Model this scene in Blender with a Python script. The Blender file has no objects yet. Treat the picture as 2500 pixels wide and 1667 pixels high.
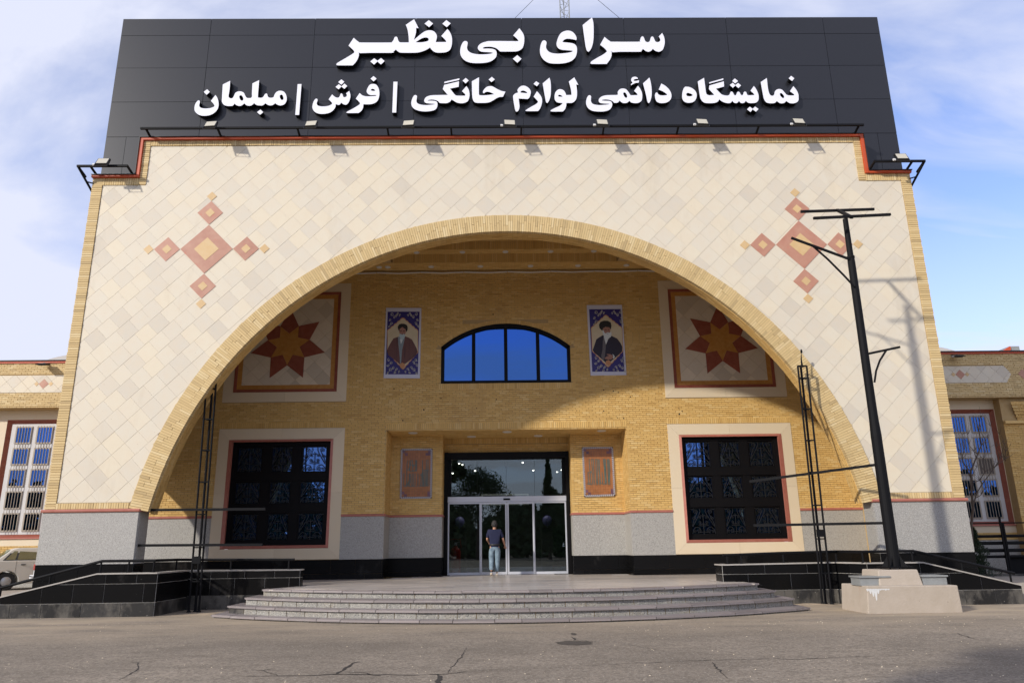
import bpy, bmesh, math, random
from mathutils import Vector, Matrix
random.seed(7)
rad = math.radians
C = bpy.context.scene.collection
SC = bpy.context.scene

# ------------------------------------------------------------------ camera
F, PITCH, YAW, ROLL, CX = 1817.934, 0.26711536, 0.01639423, -0.01379238, -0.18826949
fw = Vector((math.sin(YAW)*math.cos(PITCH), math.cos(YAW)*math.cos(PITCH), math.sin(PITCH)))
r0 = Vector((math.cos(YAW), -math.sin(YAW), 0)); u0 = r0.cross(fw)
rt = r0*math.cos(ROLL) + u0*math.sin(ROLL); up = -r0*math.sin(ROLL) + u0*math.cos(ROLL)
CO = Vector((CX, 0, 1.7))
cam = bpy.data.cameras.new('camera'); co = bpy.data.objects.new('camera', cam); C.objects.link(co)
co.matrix_world = Matrix(((rt.x, up.x, -fw.x, CO.x), (rt.y, up.y, -fw.y, CO.y), (rt.z, up.z, -fw.z, CO.z), (0, 0, 0, 1)))
cam.sensor_width = 36; cam.lens = 36*F/2500; cam.clip_start = 0.1; cam.clip_end = 3000
SC.camera = co
def at(px, py, Y):
    "point of the plane y = Y seen at pixel (px, py) of the 2500 px wide photograph"
    d = fw + rt*((px-1250)/F) - up*((py-833.5)/F)
    return CO + d*((Y-CO.y)/d.y)

# ------------------------------------------------------------------ light
SUN = Vector((5.6, 5.0, -3.6)).normalized()          # direction the light travels
elev = math.asin(-SUN.z)
sl = bpy.data.lights.new('sun', 'SUN'); so = bpy.data.objects.new('sun', sl); C.objects.link(so)
so.rotation_euler = SUN.to_track_quat('-Z', 'Y').to_euler()
sl.energy = 3.3; sl.angle = rad(2.0); sl.color = (1.0, 0.94, 0.85)
W = bpy.data.worlds.new('World'); SC.world = W; W.use_nodes = True
def world():
    nt = W.node_tree; N = nt.nodes; L = nt.links; N.clear()
    out = N.new('ShaderNodeOutputWorld'); bg = N.new('ShaderNodeBackground'); L.new(bg.outputs[0], out.inputs[0])
    sky = N.new('ShaderNodeTexSky'); sky.sky_type = 'NISHITA'; sky.sun_disc = False
    sky.sun_elevation = elev; sky.sun_rotation = math.atan2(-SUN.x, -SUN.y); sky.altitude = 1500; sky.dust_density = 0.6; sky.ozone_density = 2.0
    tc = N.new('ShaderNodeTexCoord'); sep = N.new('ShaderNodeSeparateXYZ'); L.new(tc.outputs['Generated'], sep.inputs[0])
    def M(op, a, b=None, clamp=False):
        m = N.new('ShaderNodeMath'); m.operation = op; m.use_clamp = clamp
        for i, v in enumerate((a, b)):
            if v is None: continue
            if isinstance(v, (int, float)): m.inputs[i].default_value = v
            else: L.new(v, m.inputs[i])
        return m.outputs[0]
    zz = M('ADD', M('MAXIMUM', sep.outputs[2], 0.0), 0.32)
    cx = M('MULTIPLY', M('DIVIDE', sep.outputs[0], zz), -1.0); cy = M('DIVIDE', sep.outputs[1], zz)
    cb = N.new('ShaderNodeCombineXYZ'); L.new(cx, cb.inputs[0]); L.new(cy, cb.inputs[1])
    mp = N.new('ShaderNodeMapping'); L.new(cb.outputs[0], mp.inputs[0]); mp.inputs['Location'].default_value = CLOUD_OFF
    mp.inputs['Rotation'].default_value = (0, 0, rad(22)); mp.inputs['Scale'].default_value = (0.8, 1.5, 1)
    n1 = N.new('ShaderNodeTexNoise'); n1.inputs['Scale'].default_value = 1.15; n1.inputs['Detail'].default_value = 9; n1.inputs['Roughness'].default_value = 0.55; n1.inputs['Distortion'].default_value = 0.7
    L.new(mp.outputs[0], n1.inputs[0])
    rp = N.new('ShaderNodeValToRGB'); L.new(n1.outputs[0], rp.inputs[0])
    rp.color_ramp.elements[0].position = 0.36; rp.color_ramp.elements[0].color = (0.10, 0.10, 0.10, 1)
    rp.color_ramp.elements[1].position = 0.56; rp.color_ramp.elements[1].color = (0.97, 0.97, 0.97, 1)
    mx = N.new('ShaderNodeMix'); mx.data_type = 'RGBA'; hz = N.new('ShaderNodeMapRange'); L.new(sep.outputs[2], hz.inputs[0]); hz.inputs['From Min'].default_value = 0.0; hz.inputs['From Max'].default_value = 0.42; hz.inputs['To Min'].default_value = 0.92; hz.inputs['To Max'].default_value = 0.0
    n2 = N.new('ShaderNodeTexNoise'); n2.inputs['Scale'].default_value = 3.4; n2.inputs['Detail'].default_value = 8; n2.inputs['Distortion'].default_value = 1.2; L.new(mp.outputs[0], n2.inputs[0])
    w2 = N.new('ShaderNodeMapRange'); L.new(n2.outputs[0], w2.inputs[0]); w2.inputs['From Min'].default_value = 0.46; w2.inputs['From Max'].default_value = 0.72; w2.inputs['To Max'].default_value = 0.55
    fm = M('MAXIMUM', M('MAXIMUM', rp.outputs[0], w2.outputs[0]), hz.outputs[0]); L.new(fm, mx.inputs[0])
    bl = N.new('ShaderNodeMix'); bl.data_type = 'RGBA'; bl.blend_type = 'MULTIPLY'; bl.inputs[0].default_value = 1
    L.new(sky.outputs[0], bl.inputs[6]); bl.inputs[7].default_value = SKY_TINT
    L.new(bl.outputs[2], mx.inputs[6]); mx.inputs[7].default_value = CLOUD_COL
    L.new(mx.outputs[2], bg.inputs[0]); bg.inputs[1].default_value = 0.15
CLOUD_OFF = (3.1, 1.7, 0); SKY_TINT = (1.30, 1.27, 1.52, 1); CLOUD_COL = (4.6, 4.8, 5.75, 1)
world()
VS = SC.view_settings; SC.display_settings.display_device = 'sRGB'
VS.view_transform = 'Standard'; VS.look = 'None'; VS.exposure = 0.24; VS.gamma = 1; VS.use_curve_mapping = False

# ------------------------------------------------------------------ materials
def mat(name, col, rough=0.7, metal=0.0, var=0.0, nscale=6.0, namp=0.0, ncol=None, bump=0.0, bscale=40.0, spec=0.5,
        speck=None, cols=None, emis=0.0, coords='Object', stain=None):
    m = bpy.data.materials.new(name); m.use_nodes = True
    nt = m.node_tree; N = nt.nodes; L = nt.links
    b = N['Principled BSDF']; b.inputs['Roughness'].default_value = rough; b.inputs['Metallic'].default_value = metal
    b.inputs['Specular IOR Level'].default_value = spec
    g = N.new('ShaderNodeNewGeometry')
    pos = g.outputs['Position']
    cur = None
    def rgb(c): return (c[0], c[1], c[2], 1)
    base = N.new('ShaderNodeRGB'); base.outputs[0].default_value = rgb(col); cur = base.outputs[0]
    rnd = None
    if var or cols:
        oi = N.new('ShaderNodeObjectInfo'); ad = N.new('ShaderNodeMath'); ad.operation = 'ADD'
        L.new(oi.outputs['Random'], ad.inputs[0]); L.new(g.outputs['Random Per Island'], ad.inputs[1])
        wn = N.new('ShaderNodeTexWhiteNoise'); wn.noise_dimensions = '1D'
        sc = N.new('ShaderNodeMath'); sc.operation = 'MULTIPLY'; sc.inputs[1].default_value = 917.3; L.new(ad.outputs[0], sc.inputs[0])
        L.new(sc.outputs[0], wn.inputs['W']); rnd = wn
    if cols:
        rp = N.new('ShaderNodeValToRGB'); L.new(rnd.outputs['Value'], rp.inputs[0]); e = rp.color_ramp.elements
        rp.color_ramp.interpolation = 'LINEAR'
        e[0].position = cols[0][0]; e[0].color = rgb(cols[0][1]); e[1].position = cols[1][0]; e[1].color = rgb(cols[1][1])
        for p, c in cols[2:]:
            k = e.new(p); k.color = rgb(c)
        cur = rp.outputs[0]
    if var:
        hs = N.new('ShaderNodeHueSaturation'); L.new(cur, hs.inputs['Color'])
        mr = N.new('ShaderNodeMapRange'); mr.inputs['To Min'].default_value = 1-var; mr.inputs['To Max'].default_value = 1+var
        L.new(rnd.outputs['Value'], mr.inputs[0]); L.new(mr.outputs[0], hs.inputs['Value']); cur = hs.outputs[0]
    if namp:
        n = N.new('ShaderNodeTexNoise'); n.inputs['Scale'].default_value = nscale; n.inputs['Detail'].default_value = 7; n.inputs['Roughness'].default_value = 0.6
        L.new(pos, n.inputs[0])
        mr = N.new('ShaderNodeMapRange'); mr.inputs['From Min'].default_value = 0.35; mr.inputs['From Max'].default_value = 0.68; mr.inputs['To Max'].default_value = namp
        L.new(n.outputs[0], mr.inputs[0])
        mx = N.new('ShaderNodeMix'); mx.data_type = 'RGBA'; L.new(mr.outputs[0], mx.inputs[0]); L.new(cur, mx.inputs[6])
        mx.inputs[7].default_value = rgb(ncol or [c*0.6 for c in col]); cur = mx.outputs[2]
    if stain:
        # (scale, threshold, colour, amount, stretch)
        s, th, c2, am, st = stain
        mp = N.new('ShaderNodeMapping'); L.new(pos, mp.inputs[0]); mp.inputs['Scale'].default_value = st
        n = N.new('ShaderNodeTexNoise'); n.inputs['Scale'].default_value = s; n.inputs['Detail'].default_value = 9; n.inputs['Roughness'].default_value = 0.65
        L.new(mp.outputs[0], n.inputs[0])
        mr = N.new('ShaderNodeMapRange'); mr.inputs['From Min'].default_value = th; mr.inputs['From Max'].default_value = th+0.12; mr.inputs['To Max'].default_value = am
        L.new(n.outputs[0], mr.inputs[0])
        mx = N.new('ShaderNodeMix'); mx.data_type = 'RGBA'; L.new(mr.outputs[0], mx.inputs[0]); L.new(cur, mx.inputs[6])
        mx.inputs[7].default_value = rgb(c2); cur = mx.outputs[2]
    if speck:
        for (s, th, c2) in speck:
            v = N.new('ShaderNodeTexNoise'); v.inputs['Scale'].default_value = s; v.inputs['Detail'].default_value = 3; L.new(pos, v.inputs[0])
            mr = N.new('ShaderNodeMapRange'); mr.inputs['From Min'].default_value = th; mr.inputs['From Max'].default_value = th+0.05
            L.new(v.outputs[0], mr.inputs[0])
            mx = N.new('ShaderNodeMix'); mx.data_type = 'RGBA'; L.new(mr.outputs[0], mx.inputs[0]); L.new(cur, mx.inputs[6])
            mx.inputs[7].default_value = rgb(c2); cur = mx.outputs[2]
    L.new(cur, b.inputs['Base Color'])
    if bump:
        n = N.new('ShaderNodeTexNoise'); n.inputs['Scale'].default_value = bscale; n.inputs['Detail'].default_value = 6; L.new(pos, n.inputs[0])
        bp = N.new('ShaderNodeBump'); bp.inputs['Strength'].default_value = bump; bp.inputs['Distance'].default_value = 0.02
        L.new(n.outputs[0], bp.inputs['Height']); L.new(bp.outputs[0], b.inputs['Normal'])
    if emis:
        b.inputs['Emission Color'].default_value = rgb(col); b.inputs['Emission Strength'].default_value = emis
    return m
def glassmat(name, trans, refl, fac0, fac1, rough=0.01):
    m = bpy.data.materials.new(name); m.use_nodes = True; nt = m.node_tree; N = nt.nodes; L = nt.links; N.clear()
    o = N.new('ShaderNodeOutputMaterial'); mx = N.new('ShaderNodeMixShader'); L.new(mx.outputs[0], o.inputs[0])
    t = N.new('ShaderNodeBsdfTransparent'); t.inputs[0].default_value = (*trans, 1)
    g = N.new('ShaderNodeBsdfGlossy'); g.inputs['Color'].default_value = (*refl, 1); g.inputs['Roughness'].default_value = rough
    lw = N.new('ShaderNodeLayerWeight'); lw.inputs[0].default_value = 0.5
    mr = N.new('ShaderNodeMapRange'); mr.inputs['To Min'].default_value = fac0; mr.inputs['To Max'].default_value = fac1
    L.new(lw.outputs['Fresnel'], mr.inputs[0]); L.new(mr.outputs[0], mx.inputs[0]); L.new(t.outputs[0], mx.inputs[1]); L.new(g.outputs[0], mx.inputs[2])
    return m

STONE = (0.60, 0.50, 0.38)
M = {}
M['tile'] = mat('cream_limestone', STONE, 0.6, cols=[(0.0, (0.565, 0.51, 0.415)), (0.08, (0.61, 0.55, 0.445)), (0.28, (0.64, 0.58, 0.465)), (0.70, (0.66, 0.595, 0.47)), (1.0, (0.68, 0.60, 0.45))],
                namp=0.35, nscale=3.2, ncol=(0.66, 0.54, 0.38), bump=0.04, bscale=60, speck=[(22, 0.72, (0.42, 0.33, 0.22))], stain=(0.55, 0.56, (0.49, 0.41, 0.29), 0.40, (1.3, 1, 0.35)))
M['tile2'] = mat('star_panel_limestone', STONE, 0.6, cols=[(0.0, (0.47, 0.40, 0.31)), (0.3, (0.60, 0.52, 0.41)), (1.0, (0.68, 0.58, 0.44))], namp=0.35, nscale=4, ncol=(0.55, 0.44, 0.30))  # field tiles of the star panels, tone random per tile
M['stonegrout'] = mat('pale_grout', (0.46, 0.39, 0.30), 0.9, namp=0.3, nscale=20)
M['frame'] = mat('cream_stone_frame', (0.66, 0.55, 0.39), 0.55, var=0.07, namp=0.35, nscale=2.0, ncol=(0.66, 0.52, 0.33), bump=0.03)
M['pink'] = mat('pink_marble', (0.42, 0.19, 0.125), 0.45, var=0.07, namp=0.75, nscale=3.5, ncol=(0.50, 0.275, 0.185), stain=(5, 0.60, (0.55, 0.13, 0.07), 0.7, (1, 1, 1)))
M['ochre'] = mat('ochre_stone', (0.60, 0.40, 0.18), 0.5, var=0.06, namp=0.5, nscale=7, ncol=(0.62, 0.46, 0.26))
M['redstone'] = mat('dark_red_marble', (0.24, 0.058, 0.036), 0.4, var=0.08, namp=0.4, nscale=6, ncol=(0.36, 0.13, 0.08))
M['mould'] = mat('red_marble_moulding', (0.37, 0.12, 0.085), 0.4, namp=0.5, nscale=7, ncol=(0.46, 0.19, 0.14), bump=0.02)
M['starY'] = mat('amber_stone', (0.43, 0.185, 0.035), 0.45, var=0.05, namp=0.4, nscale=8, ncol=(0.58, 0.33, 0.10))
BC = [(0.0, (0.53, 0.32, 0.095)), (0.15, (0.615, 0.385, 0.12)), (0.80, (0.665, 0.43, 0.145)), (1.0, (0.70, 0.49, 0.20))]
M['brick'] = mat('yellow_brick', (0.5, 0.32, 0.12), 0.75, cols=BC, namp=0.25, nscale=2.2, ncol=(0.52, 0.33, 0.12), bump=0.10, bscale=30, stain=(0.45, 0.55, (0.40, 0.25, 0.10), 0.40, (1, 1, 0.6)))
BF = [(0.0, (0.47, 0.34, 0.165)), (0.12, (0.58, 0.42, 0.195)), (0.75, (0.65, 0.48, 0.23)), (1.0, (0.70, 0.55, 0.30))]
M['brickf'] = mat('pale_yellow_brick', (0.5, 0.35, 0.15), 0.75, cols=BF, namp=0.3, nscale=3, ncol=(0.52, 0.38, 0.18), bump=0.12, bscale=30)
M['mortar'] = mat('sandy_mortar', (0.42, 0.285, 0.125), 0.95, namp=0.4, nscale=8, ncol=(0.50, 0.38, 0.22))
M['riser'] = mat('weathered_riser_granite', (0.27, 0.26, 0.23), 0.7, var=0.10, speck=[(30, 0.54, (0.38, 0.36, 0.32)), (48, 0.56, (0.12, 0.115, 0.11))], bump=0.3, bscale=45, stain=(1.6, 0.5, (0.30, 0.25, 0.18), 0.5, (1, 1, 0.5)))
M['granite'] = mat('grey_speckled_granite', (0.345, 0.33, 0.30), 0.6, var=0.05, speck=[(38, 0.54, (0.44, 0.42, 0.385)), (60, 0.57, (0.18, 0.175, 0.165))], bump=0.25, bscale=55, stain=(1.2, 0.58, (0.36, 0.32, 0.25), 0.35, (1, 1, 0.3)))
M['black'] = mat('black_polished_granite', (0.006, 0.0058, 0.006), 0.25, var=0.3, stain=(1.1, 0.60, (0.045, 0.042, 0.04), 0.6, (1, 1, 0.8)), speck=[(30, 0.745, (0.25, 0.24, 0.23))], spec=0.14)
M['dusty'] = mat('dusty_black_granite', (0.026, 0.025, 0.024), 0.35, var=0.4, stain=(1.6, 0.44, (0.115, 0.105, 0.09), 0.9, (1, 1, 0.6)), speck=[(26, 0.70, (0.28, 0.26, 0.23))], spec=0.35)
M['whitegrout'] = mat('white_grout', (0.46, 0.44, 0.40), 0.9, namp=0.6, nscale=5, ncol=(0.12, 0.11, 0.10))
M['coping'] = mat('grey_stone_coping', (0.40, 0.37, 0.33), 0.6, namp=0.4, nscale=9)
M['tread'] = mat('mauve_travertine_tread', (0.25, 0.215, 0.205), 0.45, var=0.2, stain=(2.5, 0.55, (0.36, 0.32, 0.29), 0.6, (0.6, 5, 6)), bump=0.05)
M['paver'] = mat('streaked_marble_paver', (0.52, 0.46, 0.40), 0.28, var=0.12, stain=(0.9, 0.52, (0.20, 0.19, 0.185), 0.75, (0.35, 2.2, 1)), bump=0.03)
M['acp'] = mat('dark_composite_panel', (0.016, 0.0165, 0.021), 0.32, var=0.06, spec=0.42)
M['joint'] = mat('pale_joint', (0.30, 0.29, 0.28), 0.8, namp=0.9, nscale=3, ncol=(0.03, 0.03, 0.035))
M['white'] = mat('white_letter_face', (0.80, 0.80, 0.86), 0.5)
M['ledge'] = mat('black_letter_return', (0.004, 0.004, 0.005), 0.5, spec=0.2)
M['orange'] = mat('orange_painted_metal', (0.52, 0.075, 0.016), 0.45, namp=0.3, nscale=5, ncol=(0.40, 0.06, 0.02))
M['steel'] = mat('black_painted_steel', (0.012, 0.012, 0.013), 0.38, spec=0.5)
M['steel2'] = mat('black_satin_steel', (0.007, 0.007, 0.008), 0.6, spec=0.12, bump=0.05)
M['galv'] = mat('galvanised_grey', (0.33, 0.34, 0.33), 0.5, metal=0.3, namp=0.4, nscale=6)
M['lens'] = mat('frosted_lamp_glass', (0.50, 0.46, 0.36), 0.3)
M['conduit'] = mat('white_plastic', (0.62, 0.61, 0.58), 0.5)
M['alu'] = mat('white_aluminium', (0.55, 0.56, 0.60), 0.35, metal=0.15)
M['bframe'] = mat('black_window_frame', (0.005, 0.0045, 0.005), 0.5, spec=0.12)
M['iron'] = mat('black_wrought_iron', (0.014, 0.014, 0.014), 0.38, spec=0.5)
M['blueglass'] = glassmat('blue_mirror_glass', (0.02, 0.03, 0.06), (0.055, 0.15, 0.44), 0.72, 1.0)
M['darkglass'] = glassmat('dark_reflecting_glass', (0.03, 0.04, 0.06), (0.10, 0.21, 0.52), 0.60, 0.95)
M['doorglass'] = glassmat('clear_tinted_glass', (0.62, 0.66, 0.65), (0.48, 0.54, 0.55), 0.09, 0.9)
M['inside'] = mat('dark_interior_plaster', (0.07, 0.065, 0.06), 0.8)
M['insfloor'] = mat('dark_interior_floor', (0.10, 0.095, 0.09), 0.2)
M['spot'] = mat('lit_spot_lamp', (1.0, 0.95, 0.85), 0.5, emis=14)
M['red'] = mat('red_enamel', (0.45, 0.01, 0.01), 0.3)
M['leafwall'] = mat('artificial_leaf_wall', (0.02, 0.05, 0.015), 0.7, namp=1, nscale=40, ncol=(0.06, 0.13, 0.03), bump=1, bscale=40)
M['balloon'] = mat('lilac_balloon', (0.22, 0.20, 0.50), 0.25)
M['asphalt'] = None
M['concrete'] = mat('buff_concrete', (0.43, 0.365, 0.295), 0.85, namp=0.6, nscale=2.5, ncol=(0.35, 0.29, 0.22), bump=0.3, bscale=25, stain=(2.2, 0.60, (0.30, 0.16, 0.11), 0.6, (1.6, 1.6, 0.22)), speck=[(14, 0.73, (0.22, 0.18, 0.14))])
M['pave'] = mat('pale_side_pavement', (0.36, 0.32, 0.27), 0.85, namp=0.5, nscale=1.2, bump=0.1)
M['printblue'] = mat('blue_arabesque_print', (0.025, 0.018, 0.16), 0.5)
M['cream'] = mat('cream_print', (0.62, 0.54, 0.38), 0.5, namp=0.4, nscale=2.2, ncol=(0.50, 0.38, 0.20))
M['ivory'] = mat('ivory_print', (0.55, 0.53, 0.46), 0.5)
M['gold'] = mat('gold_print_line', (0.52, 0.24, 0.10), 0.5)
M['sheet'] = mat('white_banner_sheet', (0.56, 0.56, 0.66), 0.5)
M['skin'] = mat('skin', (0.45, 0.24, 0.15), 0.6)
M['skin2'] = mat('printed_skin', (0.36, 0.18, 0.13), 0.6)
M['beardw'] = mat('white_beard_print', (0.62, 0.66, 0.66), 0.6)
M['beardg'] = mat('pale_blue_beard_print', (0.44, 0.55, 0.58), 0.6)
M['robe'] = mat('brown_robe_print', (0.14, 0.06, 0.055), 0.6, stain=(1.5, 0.5, (0.07, 0.035, 0.04), 0.8, (9, 1, 0.6)))
M['robe2'] = mat('dark_navy_robe_print', (0.022, 0.018, 0.035), 0.6)
M['grey'] = mat('grey_cloth_print', (0.23, 0.28, 0.31), 0.6)
M['grey2'] = mat('grey_waistcoat_print', (0.13, 0.12, 0.13), 0.6)
M['dark'] = mat('black_print', (0.012, 0.010, 0.010), 0.6)
M['kuf'] = mat('brown_glazed_tile', (0.2, 0.08, 0.03), 0.4, cols=[(0, (0.27, 0.10, 0.028)), (1, (0.35, 0.135, 0.04))])
M['kufp'] = mat('violet_glazed_tile', (0.13, 0.06, 0.09), 0.4, var=0.2)
M['kufl'] = mat('teal_glazed_strip', (0.13, 0.22, 0.19), 0.35)
M['kufd'] = mat('dark_teal_outline', (0.022, 0.035, 0.035), 0.4)
M['ropew'] = mat('white_rope_tile', (0.66, 0.62, 0.62), 0.35)
M['ropeb'] = mat('dark_blue_rope_tile', (0.015, 0.012, 0.04), 0.35)
M['paintcar'] = mat('cream_car_paint', (0.60, 0.57, 0.50), 0.3, namp=0.15, nscale=3)
M['paintcar2'] = mat('white_car_paint', (0.70, 0.70, 0.70), 0.28)
M['carglass'] = glassmat('car_window_glass', (0.25, 0.30, 0.28), (0.6, 0.7, 0.7), 0.30, 0.9)
M['tyre'] = mat('black_rubber', (0.015, 0.015, 0.015), 0.8)
M['rim'] = mat('silver_hubcap', (0.38, 0.38, 0.38), 0.35, metal=0.5)
M['redlamp'] = mat('red_tail_lamp', (0.40, 0.012, 0.012), 0.25)
M['plastic'] = mat('dark_grey_plastic', (0.03, 0.03, 0.03), 0.6)
M['conifer'] = mat('dark_conifer_needles', (0.022, 0.04, 0.018), 0.8, var=0.4)
M['bark'] = mat('grey_brown_bark', (0.10, 0.075, 0.06), 0.9, namp=0.6, nscale=14, bump=0.4)
M['leaf'] = mat('green_leaves', (0.045, 0.075, 0.025), 0.7, var=0.4)
M['navy'] = mat('navy_cotton', (0.011, 0.014, 0.045), 0.9, namp=0.5, nscale=9, ncol=(0.012, 0.015, 0.05), bump=0.3, bscale=12)
M['denim'] = mat('faded_blue_denim', (0.11, 0.16, 0.21), 0.9, namp=0.8, nscale=7, ncol=(0.27, 0.36, 0.42), bump=0.4, bscale=14)
M['shoe'] = mat('off_white_trainer', (0.55, 0.48, 0.38), 0.7)
M['hair'] = mat('greying_black_hair', (0.016, 0.015, 0.015), 0.8, namp=0.5, nscale=40, ncol=(0.06, 0.058, 0.055))
M['belt'] = mat('dark_belt', (0.02, 0.018, 0.016), 0.5)
M['roofgrey'] = mat('pale_roof_membrane', (0.50, 0.48, 0.46), 0.8)
M['doorpanel'] = mat('white_window_panel', (0.56, 0.54, 0.52), 0.5, namp=0.2, nscale=3)
M['bars'] = mat('beige_security_bars', (0.34, 0.29, 0.23), 0.5)
M['curtain'] = mat('grey_curtain_board', (0.12, 0.10, 0.09), 0.8)
M['crack'] = mat('asphalt_crack_shadow', (0.035, 0.028, 0.022), 0.95)
M['sand'] = mat('sand_drift', (0.36, 0.28, 0.19), 0.95, namp=0.5, nscale=6, bump=0.4)
M['patch'] = mat('worn_asphalt_patch', (0.075, 0.06, 0.045), 0.95, namp=0.7, nscale=20, bump=0.6)

def asphalt():
    m = bpy.data.materials.new('worn_asphalt'); m.use_nodes = True; nt = m.node_tree; N = nt.nodes; L = nt.links
    b = N['Principled BSDF']; b.inputs['Roughness'].default_value = 0.9; b.inputs['Specular IOR Level'].default_value = 0.25
    g = N.new('ShaderNodeNewGeometry'); P = g.outputs['Position']
    def noise(s, det=6, rough=0.6, sc=(1, 1, 1)):
        mp = N.new('ShaderNodeMapping'); L.new(P, mp.inputs[0]); mp.inputs['Scale'].default_value = sc
        n = N.new('ShaderNodeTexNoise'); n.inputs['Scale'].default_value = s; n.inputs['Detail'].default_value = det; n.inputs['Roughness'].default_value = rough
        L.new(mp.outputs[0], n.inputs[0]); return n.outputs[0]
    def ramp(v, a, b_, lo=0, hi=1):
        r = N.new('ShaderNodeMapRange'); L.new(v, r.inputs[0]); r.inputs['From Min'].default_value = a; r.inputs['From Max'].default_value = b_
        r.inputs['To Min'].default_value = lo; r.inputs['To Max'].default_value = hi; return r.outputs[0]
    def mix(f, a, c):
        x = N.new('ShaderNodeMix'); x.data_type = 'RGBA'
        if isinstance(f, float): x.inputs[0].default_value = f
        else: L.new(f, x.inputs[0])
        if isinstance(a, tuple): x.inputs[6].default_value = (*a, 1)
        else: L.new(a, x.inputs[6])
        if isinstance(c, tuple): x.inputs[7].default_value = (*c, 1)
        else: L.new(c, x.inputs[7])
        return x.outputs[2]
    c = mix(ramp(noise(0.35, 8), 0.35, 0.65), (0.20, 0.167, 0.13), (0.33, 0.275, 0.212))
    c = mix(ramp(noise(2.2, 8, 0.7, (0.6, 1.4, 1)), 0.50, 0.64, 0, 0.55), c, (0.15, 0.125, 0.095))
    c = mix(ramp(noise(20, 4, 0.75), 0.42, 0.62, 0, 0.9), c, (0.14, 0.115, 0.088))
    c = mix(ramp(noise(30, 3), 0.60, 0.66), c, (0.38, 0.34, 0.28))
    c = mix(ramp(noise(9, 5), 0.66, 0.72, 0, 0.6), c, (0.09, 0.075, 0.06))
    sp = N.new('ShaderNodeSeparateXYZ'); L.new(P, sp.inputs[0])
    near = ramp(sp.outputs[1], 13.2, 17.6)
    ns = noise(0.9, 8, 0.65, (0.5, 1.5, 1))
    mul = N.new('ShaderNodeMath'); mul.operation = 'MULTIPLY'; L.new(near, mul.inputs[0]); L.new(ramp(ns, 0.30, 0.62), mul.inputs[1])
    c = mix(mul.outputs[0], c, (0.40, 0.32, 0.225))
    L.new(c, b.inputs['Base Color'])
    bp = N.new('ShaderNodeBump'); bp.inputs['Strength'].default_value = 0.55; bp.inputs['Distance'].default_value = 0.012
    L.new(noise(45, 5), bp.inputs['Height']); L.new(bp.outputs[0], b.inputs['Normal'])
    return m
M['asphalt'] = asphalt()

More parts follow.
